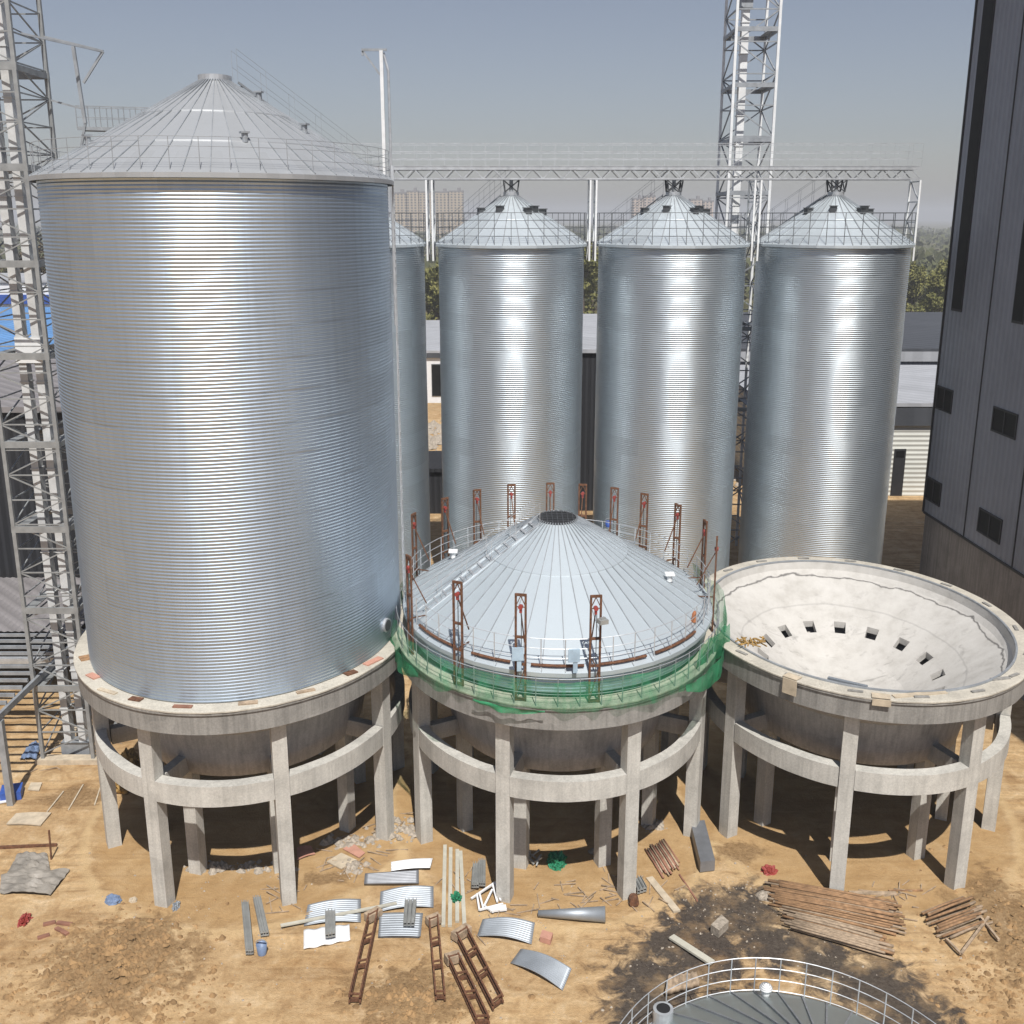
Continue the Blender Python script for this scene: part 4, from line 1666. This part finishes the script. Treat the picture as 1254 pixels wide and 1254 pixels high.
patch('white_sheet', ((372, 1165), (429, 1153), (428, 1135), (372, 1142)), M['sheet_white'], 'flat white panel carrying a dark channel bundle', 'panel', .0, 3, .03, up=.08, thick=.06)
patch('dark_strip', ((446, 1086), (513, 1084), (513, 1070), (447, 1072)), M['sheet_dark'], 'dark grey flat metal strip below the bright white sheet', 'metal sheet', .0, 8, .02, up=.1, thick=.09, along='v')
patch('bright_sheet', ((479, 1071), (527, 1067), (530, 1055), (479, 1062)), M['sheet_white'], 'bright white sheet leaning above the dark strip', 'metal sheet', .05, 3, .02, up=.16, along='v')
patch('pale_board', ((8, 1011), (50, 1013), (63, 997), (20, 998)), M['wood_pale'], 'pale square board beside the blue box at left', 'board', .04, up=.08, thick=.05)
patch('plastic_film', ((0, 1096), (62, 1098), (86, 1068), (2, 1074)), M['plastic'], 'crumpled grey brown plastic film spread on the sand', 'plastic film', .1, up=.10, sag=.16)
patch('plastic_film', ((8, 1074), (62, 1070), (58, 1047), (22, 1047)), M['plastic'], 'small fold of plastic film behind the crumpled one', 'plastic film', .06, up=.08, sag=.12)
patch('pink_board', ((364, 1054), (386, 1047), (381, 1038), (364, 1040)), M['pink'], 'faded pink board lying under the tall silo base', 'board', .06, up=.06, thick=.04)
patch('pale_board', ((400, 1056), (418, 1065), (437, 1055), (418, 1046)), M['wood_pale'], 'pale board lying near the right front columns of the tall silo base', 'board', 0, up=.06, thick=.05)
patch('pink_board', ((420, 1041), (440, 1052), (447, 1046), (432, 1034)), M['pink'], 'faded pink board beside the pale board near the tall silo base', 'board', 0, up=.05, thick=.04)
patch('pink_block', ((661, 1154), (674, 1158), (677, 1149), (664, 1145)), M['pink'], 'small pink block beside a curved corrugated sheet', 'block', 0, up=.22, thick=.22)
patch('concrete_slab', ((870, 1142), (880, 1149), (892, 1137), (883, 1129)), M['stone'], 'pale square concrete slab on the dark soil', 'slab', 0, up=.35, thick=.34)
patch('steel_pallet', ((857, 1071), (875, 1067), (862, 1018), (845, 1019)), M['sheet_dark'], 'long grey stack of folded steel beside the empty base', 'steel stack', 0, 0, .02, up=.5, thick=.48)
patch('wooden_pallet', ((814, 1222), (856, 1210), (852, 1198), (818, 1203)), M['wood_grey'], 'weathered wooden pallet behind the white railing', 'pallet', 0, 5, .03, up=.3, thick=.25)


def beam(name, mat, label, cat, p0, p1, w, h, up=0., group=None, parent=None):
    a, b_ = g(*p0), g(*p1)
    mb = MB()
    org = (a + b_) / 2
    mb.bar(a - org + Vector((0, 0, h / 2 + up)), b_ - org + Vector((0, 0, h / 2 + up)), w, h)
    return tag(mb.build(name, mat, None, False, org), label, cat, group)


def channel_bundle(px4, lab, up):
    c4 = [gz(at(*p)) for p in px4]
    org = sum(c4, Vector()) / 4
    mb = MB()
    for k in range(6):
        u = (k % 3 + .5) / 3
        a, b_ = c4[0].lerp(c4[1], u) - org, c4[3].lerp(c4[2], u) - org
        dz = Vector((0, 0, up + .09 + (k // 3) * .13))
        mb.bar(a + dz, b_ + dz, .13, .03)
        s_ = Vector((.055, 0, .05))
        mb.bar(a + dz + s_, b_ + dz + s_, .02, .1)
        s_ = Vector((-.055, 0, .05))
        mb.bar(a + dz + s_, b_ + dz + s_, .02, .1)
    return tag(mb.build('channel_bundle', M['channel'], None, False, org), lab, 'steel channels')


channel_bundle(((399, 1156), (411, 1154), (411, 1127), (399, 1127)), 'bundle of grey steel channels lying on the white panel', .14)
channel_bundle(((494, 1142), (508, 1142), (511, 1114), (496, 1114)), 'bundle of grey steel channels lying on the stacked sheets', .2)
channel_bundle(((302, 1171), (310, 1171), (304, 1112), (297, 1112)), 'long steel channels lying left of the blue bucket', 0)
channel_bundle(((320, 1149), (329, 1148), (319, 1105), (311, 1106)), 'steel channels lying above the blue bucket', 0)
channel_bundle(((578, 1092), (586, 1092), (588, 1066), (580, 1066)), 'first of two short grey channel stacks by the middle base', .1)
channel_bundle(((586, 1090), (594, 1090), (594, 1062), (587, 1062)), 'second of two short grey channel stacks, nearer the middle base column', .1)
channel_bundle(((780, 1098), (792, 1094), (784, 1080), (774, 1084)), 'short green grey strips lying at the right front column foot of the middle base', 0)

beam('pale_strip', M['pale_strip'], 'long pale strip across the corrugated sheets', 'strip', (344, 1139), (486, 1111), .14, .06, .12)
RG = 'long pale rails lying from the middle base'
for i, (p0, p1) in enumerate((((545, 1037), (543, 1135)), ((552, 1040), (551, 1135)), ((560, 1042), (560, 1130)), ((564, 1044), (569, 1137)))):
    beam('pale_rail', M['pale_strip'], ('long pale rail lying before the middle base, ' + ORD[i] + ' of four from the left'), 'rail', p0, p1, .15, .1, 0, RG)
beam('white_plank', M['wood_pale'], 'single white plank lying right of the middle base', 'plank', (795, 1076), (829, 1117), .3, .08)
beam('thin_rod', M['rod'], 'single thin rusty rod right of the white plank', 'rod', (832, 1072), (854, 1104), .06, .05)
beam('pale_rail', M['pale_strip'], 'pale double rail leaning on the white railing of the low roof', 'rail', (822, 1151), (872, 1184), .28, .08, .1)
beam('dark_bar', M['rust'], 'dark rusty bar lying across the left edge of the sand', 'steel bar', (-8, 1039), (70, 1036), .12, .1)
beam('timber_stick', M['wood_grey'], 'thin pale stick lying in front of the empty base', 'stick', (1040, 1094), (1098, 1095), .22, .06)
beam('timber_stick', M['wood'], 'thin dark stick lying along the front of the empty base', 'stick', (1088, 1091), (1130, 1091), .07, .06)
b = MB()
a, c2 = g(659, 1124), g(741, 1129)
b.tube(a + Vector((0, 0, .14)), c2 + Vector((0, 0, .3)), .12, .30, 20)
tag(b.build('tapered_pipe', M['sheet'], None, True), 'tapered bright metal pipe lying on the sand before the middle base', 'pipe')

# rusty jack frames laid on the ground
for (l0, l1, r0, r1, lab) in (((452, 1130), (428, 1233), (463, 1124), (441, 1233), 'rusty ladder-like frame on the sand below the stacked sheets'),
                              ((526, 1135), (534, 1232), (536, 1131), (545, 1231), 'rusty ladder-like frame on the sand pointing straight down from the pale rails'),
                              ((549, 1181), (584, 1258), (561, 1177), (599, 1258), 'lowest slanting rusty frame, cut by the bottom edge'),
                              ((559, 1152), (604, 1241), (571, 1144), (616, 1232), 'slanting rusty frame just above the lowest one')):
    L0, L1, R0, R1 = g(*l0), g(*l1), g(*r0), g(*r1)
    t = empty('fallen_mast', (L0 + L1 + R0 + R1) / 4, lab, 'mast', 'rusty masts lying on the sand')
    o = t.location.copy()
    up = Vector((0, 0, .14))
    for a, b_ in ((L0, L1), (R0, R1)):
        m_ = MB()
        m_.bar(a - o + up, b_ - o + up, .065, .1)
        m_.build('rail', M['rust'], t)
        m_ = MB()
        m_.bar(a - o + up * 2.6, b_ - o + up * 2.6, .06, .06)
        m_.build('upper_rail', M['rust'], t)
    for f in (.02, .3, .6, .97):
        c_ = MB()
        a, b_ = L0.lerp(L1, f) - o, R0.lerp(R1, f) - o
        c_.bar(a + up, b_ + up, .1, .12)
        c_.bar(a + up * 2.6, b_ + up * 2.6, .06)
        c_.bar(a + up, a + up * 2.6, .06)
        c_.bar(b_ + up, b_ + up * 2.6, .06)
        c_.build('crossbar', M['rust'], t)
    hd = MB()
    a, b_ = L0 - o, R0 - o
    d = (b_ - a) * .5
    hd.bar(a - d * .5 + up * 1.6, b_ + d * .5 + up * 1.6, .34, .3)
    hd.build('head_plate', M['wood_grey'], t)

# timber poles in piles
def pile(lab, grp, l0, l1, r0, r1, n, rad, mats, lift, cat='pole', name='timber_pole', jit=.35):
    for i in range(n):
        t = i / (n - 1)
        lay = (i * 7) % 3
        a = g(l0[0] + (l1[0] - l0[0]) * t, l0[1] + (l1[1] - l0[1]) * t)
        b_ = g(r0[0] + (r1[0] - r0[0]) * t, r0[1] + (r1[1] - r0[1]) * t)
        d = (b_ - a).normalized()
        a += d * random.uniform(-jit, jit)
        b_ += d * random.uniform(-jit, jit)
        z = Vector((0, 0, rad + lay * rad * lift + random.uniform(0, .03)))
        a += Vector((0, random.uniform(-.07, .07), 0))
        b_ += Vector((0, random.uniform(-.1, .1), random.uniform(0, .05)))
        o = (a + b_) / 2
        m_ = MB()
        mid = (a - o + z).lerp(b_ - o + z, .5) + Vector((0, random.uniform(-.04, .04), .02))
        r_ = rad * random.uniform(.75, 1.2)
        m_.path([a - o + z, mid, b_ - o + z], r_, 6)
        tag(m_.build(name, mats[i % len(mats)], None, True, o), lab, cat, grp)


pile('long brown timber pole in the big pile before the empty base', 'timber poles in the big pile', (943, 1084), (948, 1112), (1092, 1110), (1100, 1146), 46, .052, [M['wood'], M['wood_grey'], M['wood']], 1.5)
pile('long timber pole in the lower pile touching the dark soil', 'timber poles in the lower pile', (963, 1120), (970, 1142), (1080, 1150), (1082, 1174), 30, .052, [M['wood_grey'], M['wood'], M['wood_grey']], 1.5)
pile('short grey pole in the small pile at the right', 'poles in the small pile', (1134, 1121), (1156, 1154), (1182, 1107), (1206, 1141), 26, .052, [M['wood_grey'], M['wood_grey'], M['wood']], 1.5)
pile('thin reddish rod in the bundle right of the middle base', 'reddish rods in the bundle', (791, 1042), (814, 1034), (811, 1075), (833, 1063), 15, .04, [M['rod'], M['wood_grey'], M['rod']], 1.2, 'rod', 'rebar_rod', .2)
for (p0, p1, lab) in (((1176, 1173), (1209, 1135), 'loose pale stick leaning off the small pole pile'), ((1158, 1154), (1176, 1173), 'loose dark stick at the foot of the small pole pile'), ((1196, 1128), (1222, 1160), 'loose grey stick crossing the right end of the small pole pile')):
    beam('timber_stick', M['wood_grey'], lab, 'stick', p0, p1, .09, .08, .1)
for (p0, p1, lab) in (((53, 1133), (68, 1130), 'short brown plank, top left of the four by the red cap'), ((70, 1131), (88, 1135), 'short brown plank, top right of the four by the red cap'),
                      ((69, 1138), (83, 1147), 'short brown plank, lower right of the four by the red cap'), ((46, 1150), (61, 1146), 'short brown plank, lowest of the four by the red cap')):
    beam('brown_plank', M['rod'], lab, 'plank', p0, p1, .16, .08, 0, 'short brown planks on the sand')

# white frame parts beside the middle base
fr = empty('tubular_scrap', g(597, 1103), 'white tubular frame lying at the left front column foot of the middle base', 'frame')
o = fr.location.copy()
m_ = MB()
for (p0, p1, u0, u1) in (((577, 1103), (607, 1088), .1, .3), ((584, 1100), (587, 1118), .2, .1), ((587, 1099), (592, 1117), .2, .1), ((603, 1090), (609, 1108), .3, .1), ((606, 1089), (613, 1106), .3, .1), ((587, 1118), (616, 1110), .1, .1), ((592, 1111), (604, 1121), .1, .1), ((593, 1112), (603, 1096), .1, .25)):
    m_.bar(g(*p0) - o + Vector((0, 0, u0)), g(*p1) - o + Vector((0, 0, u1)), .07)
m_.build('tubes', M['sheet_white'], fr)
m_ = MB()
m_.bar(g(600, 1117) - o + Vector((0, 0, .12)), g(620, 1115) - o + Vector((0, 0, .12)), .3, .08)
m_.build('plate', M['sheet_white'], fr)
jk = empty('tubular_scrap', g(652, 1056), 'grey bent frame scrap in front of the inner column of the middle base', 'frame')
m_ = MB()
for i in range(9):
    th = random.uniform(0, PI)
    l = random.uniform(.3, .6)
    p = Vector((random.uniform(-.25, .25), random.uniform(-.3, .3), .1))
    d = Vector((math.cos(th) * l, math.sin(th) * l, random.uniform(.05, .5)))
    m_.bar(p - d * .5 + Vector((0, 0, abs(d.z) / 2)), p + d * .5 + Vector((0, 0, abs(d.z) / 2)), .06)
m_.build('tubes', M['channel'], jk)


def lump(name, px, py, rx, ry, h, mat, label, cat, seed, detail=2.2, rough=.35):
    o = g(px, py)
    mb = MB()
    n, m2 = 40, 16
    for j in range(m2):
        t = j / (m2 - 1) * PI / 2
        for i in range(n):
            a = 2 * PI * i / n
            d = Vector((math.cos(a) * math.cos(t), math.sin(a) * math.cos(t), math.sin(t)))
            k = 1 + rough * .8 * noise.noise(d * detail + Vector((seed, 0, 0))) + rough * .28 * noise.noise(d * detail * 7 + Vector((seed, 9, 0))) + rough * .4 * noise.noise(d * detail * 3 + Vector((seed, 4, 0)))
            mb.v.append((d.x * rx * k, d.y * ry * k, d.z * h * k - .02))
    mb.f = [(j * n + i, j * n + (i + 1) % n, (j + 1) * n + (i + 1) % n, (j + 1) * n + i) for j in range(m2 - 1) for i in range(n)]
    return tag(mb.build(name, mat, None, False, o), label, cat)


lump('green_tarpaulin', 682, 1057, .38, .5, .4, M['tarp_green'], 'crumpled green tarpaulin under the middle base', 'tarpaulin', 1, 3, .6)
lump('green_cloth', 559, 1102, .2, .3, .22, M['tarp_green'], 'scrap of green cloth on the long pale rails', 'cloth', 2, 4, .8)
lump('red_bag', 942, 1068, .3, .26, .26, M['red'], 'small red bag on the sand before the empty base', 'bag', 3, 2.5, .5)
lump('red_bundle', 30, 1127, .2, .32, .22, M['red'], 'small red thing lying above the short brown planks', 'bag', 4, 4, .7)
lump('blue_sack', 139, 1106, .3, .26, .26, M['blue_grey'], 'blue grey sack on the sand left of the tall silo base column', 'sack', 5, 2, .35)
lump('pale_stone', 163, 1104, .16, .16, .14, M['wood_pale'], 'pale round stone beside the blue grey sack', 'stone', 6)
lump('white_bag', 216, 1111, .14, .3, .2, M['sheet'], 'small pale bag at the foot of the left front column', 'bag', 7, 3, .5)
lump('pale_boulder', 937, 1098, .36, .32, .2, M['stone'], 'pale flat boulder at the left end of the big pole pile', 'boulder', 8, 1.5, .2)
lump('rock', 160, 955, .9, 1.3, 1.2, M['yellow'], 'yellow earth heap seen behind the left columns of the tall base', 'earth heap', 9, 2, .5)
bucket(g(321, 1168), .2, .42, M['blue_grey'], 'small blue and white bucket below the steel channels')
b = MB()
q = g(776, 1107)
b.tube(q + Vector((0, -.2, .17)), q + Vector((0, .2, .17)), .19, n=16)
tag(b.build('paint_can', M['rust']), 'dark rusty can at the right front column foot of the middle base', 'can')
bx = empty('blue_box', g(15, 975), 'blue box with open white lid at the canopy column', 'box')
m_ = MB()
m_.box((0, 0, .22), (.9, .9, .42), .3)
m_.build('body', M['blue'], bx)
m_ = MB()
m_.box((-.5, -.45, .08), (.9, .7, .05), .4)
m_.build('lid', M['sheet_white'], bx)
patch('blue_sheet', ((24, 932), (44, 932), (52, 912), (36, 914)), M['blue_grey'], 'blue grey sheet lying under the open canopy', 'sheet', .1, up=.1, sag=.15)
patch('pale_board', ((34, 968), (48, 969), (52, 960), (38, 960)), M['wood_pale'], 'pale board beside the blue box under the canopy', 'board', 0, up=.06, thick=.05)
for (p0, p1, lab) in (((58, 995), (78, 970), 'thin pale stick nearest the pale square board'), ((84, 992), (102, 962), 'thin pale stick in front of the lattice tower footing'), ((116, 986), (124, 962), 'thin pale stick between tower footing and silo column'), ((36, 1012), (46, 1000), 'dark stick lying on the pale square board')):
    beam('thin_stick', M['wood_pale'], lab, 'stick', p0, p1, .06, .05)
b = MB()
q = g(63, 1053)
b.bar(q, q + Vector((.03, .05, 1.35)), .06)
tag(b.build('standing_stick', M['rust']), 'thin rusty stick standing upright beside the plastic film', 'stick')


def scatter(name, label, cat, spots, n, smin, smax, mat, seed):
    rnd = random.Random(seed)
    mb = MB()
    for i in range(n):
        px, py, rx, ry = spots[rnd.randrange(len(spots))]
        c = at(px, py)
        x, y = c.x + rnd.gauss(0, .5) * rx, c.y + rnd.gauss(0, .5) * ry
        z = height(x, y)
        s_ = smin * (smax / smin) ** (rnd.random() ** 2)
        th = rnd.uniform(0, 6)
        pts = []
        for k in range(6):
            a = th + k * PI / 3
            pts.append((x + math.cos(a) * s_ * rnd.uniform(.7, 1.2), y + math.sin(a) * s_ * rnd.uniform(.7, 1.2), z - .02 + rnd.uniform(0, .2) * s_))
        top = (x + rnd.uniform(-.3, .3) * s_, y + rnd.uniform(-.3, .3) * s_, z + s_ * rnd.uniform(.5, 1.0))
        mb.add(pts + [top], [(k, (k + 1) % 6, 6) for k in range(6)])
    return tag(mb.build(name, mat), label, cat, kind='stuff')


soil = plain('clod_soil', (.30, .185, .085), .95, 0, .4, 1.5)
scatter('soil_clods', 'scattered brown clods and crumbs of earth over the sand', 'clods', [(150, 1180, 3.2, 3.2), (170, 1230, 3, 2), (1240, 1140, 2.2, 4), (1230, 1210, 2.5, 2.5), (500, 1225, 3, 1.6), (90, 1200, 4, 3), (150, 1170, 2.4, 2.4), (150, 1170, 2.4, 2.4)], 4200, .025, .17, soil, 3)
scatter('gravel', 'small pale stones and chips strewn about the yard', 'gravel', [(620, 1150, 14, 5), (300, 1130, 8, 5), (1050, 1150, 9, 4), (720, 1170, 6, 4), (900, 1110, 3, 3)], 1000, .018, .07, M['stone'], 4)
scatter('rubble', 'grey and buff rubble heaped at the columns between the bases', 'rubble', [(462, 1030, .8, .7), (482, 1025, .7, .8), (505, 1020, .5, .8), (425, 1030, 1.0, .6), (300, 1062, 1.6, .3), (268, 1062, .5, .3), (430, 1062, .6, .4), (800, 1010, .5, .5), (735, 1045, .4, .3)], 420, .06, .28, M['stone'], 5)
scatter('scrap_heap', 'heap of pale scrap in the yard behind the rear silos', 'scrap', [(530, 525, 5, 8), (533, 545, 4, 6), (890, 560, 4, 12), (895, 480, 4, 14)], 300, .3, 1.1, M['stone'], 6)
# litter of sticks and wires round the bases
rnd = random.Random(12)
mb = MB()
for i in range(150):
    px, py = rnd.choice([(470, 1030), (620, 1120), (430, 1060), (740, 1090), (60, 930), (90, 900), (1100, 1100), (800, 1090), (350, 1100), (560, 1080), (700, 1110)])
    q = g(px + rnd.gauss(0, 22), py + rnd.gauss(0, 12))
    th = rnd.uniform(0, PI)
    l = rnd.uniform(.12, .5)
    d = Vector((math.cos(th) * l, math.sin(th) * l, rnd.uniform(-.01, .05)))
    mb.bar(q - d + Vector((0, 0, .03)), q + d + Vector((0, 0, .03)), .035)
tag(mb.build('stick_litter', M['wood_grey']), 'litter of thin sticks and wire ends around the bases', 'litter', kind='stuff')

# ------------------------------------------------------------------ air
hz = MB()
hz.box((0, 3200, 34), (12600, 6800, 70))
m = bpy.data.materials.new('haze_air')
m.use_nodes = True
nt = m.node_tree
nt.nodes.remove(nt.nodes['Principled BSDF'])
pv = nt.nodes.new('ShaderNodeVolumePrincipled')
pv.inputs['Color'].default_value = (.905, .93, .97, 1)
pv.inputs['Density'].default_value = .00042
pv.inputs['Anisotropy'].default_value = 0.
nt.links.new(pv.outputs[0], nt.nodes['Material Output'].inputs['Volume'])
HAZE = True
if HAZE:
    tag(hz.build('haze', m), 'thin pale haze in the air over the whole yard', 'haze', kind='stuff')

# ------------------------------------------------------------------ light
EL = R(57)
sd = Vector((.16, -.987, 0)).normalized() * math.cos(EL) + Vector((0, 0, math.sin(EL)))
sun = bpy.data.lights.new('sun', 'SUN')
sun.energy = 5.0
sun.angle = R(.53)
sun.color = (1., .97, .925)
so = bpy.data.objects.new('sun', sun)
col.objects.link(so)
so.rotation_euler = (-sd).to_track_quat('-Z', 'Y').to_euler()
so.location = (20, -30, 80)
w = bpy.data.worlds.new('World')
sc.world = w
w.use_nodes = True
nt = w.node_tree
bg = nt.nodes['Background']
sky = nt.nodes.new('ShaderNodeTexSky')
sky.sky_type = 'NISHITA'
sky.sun_disc = False
sky.sun_elevation = EL
sky.sun_rotation = R(171)
sky.air_density = 1.0
sky.dust_density = 1.0
sky.ozone_density = 1.2
hs = nt.nodes.new('ShaderNodeHueSaturation')
hs.inputs['Saturation'].default_value = .72
nt.links.new(sky.outputs[0], hs.inputs['Color'])
nt.links.new(mixc(nt, 1.0, hs.outputs[0], (1.0, .955, 1.0), 'MULTIPLY'), bg.inputs[0])
bg.inputs[1].default_value = .075

sc.view_settings.view_transform = 'Standard'
sc.view_settings.look = 'None'
sc.view_settings.gamma = 1
sc.view_settings.exposure = 0.0
sc.render.engine = 'CYCLES'
sc.cycles.max_bounces = 8
sc.cycles.diffuse_bounces = 1
sc.cycles.transparent_max_bounces = 16
sc.cycles.use_denoising = True
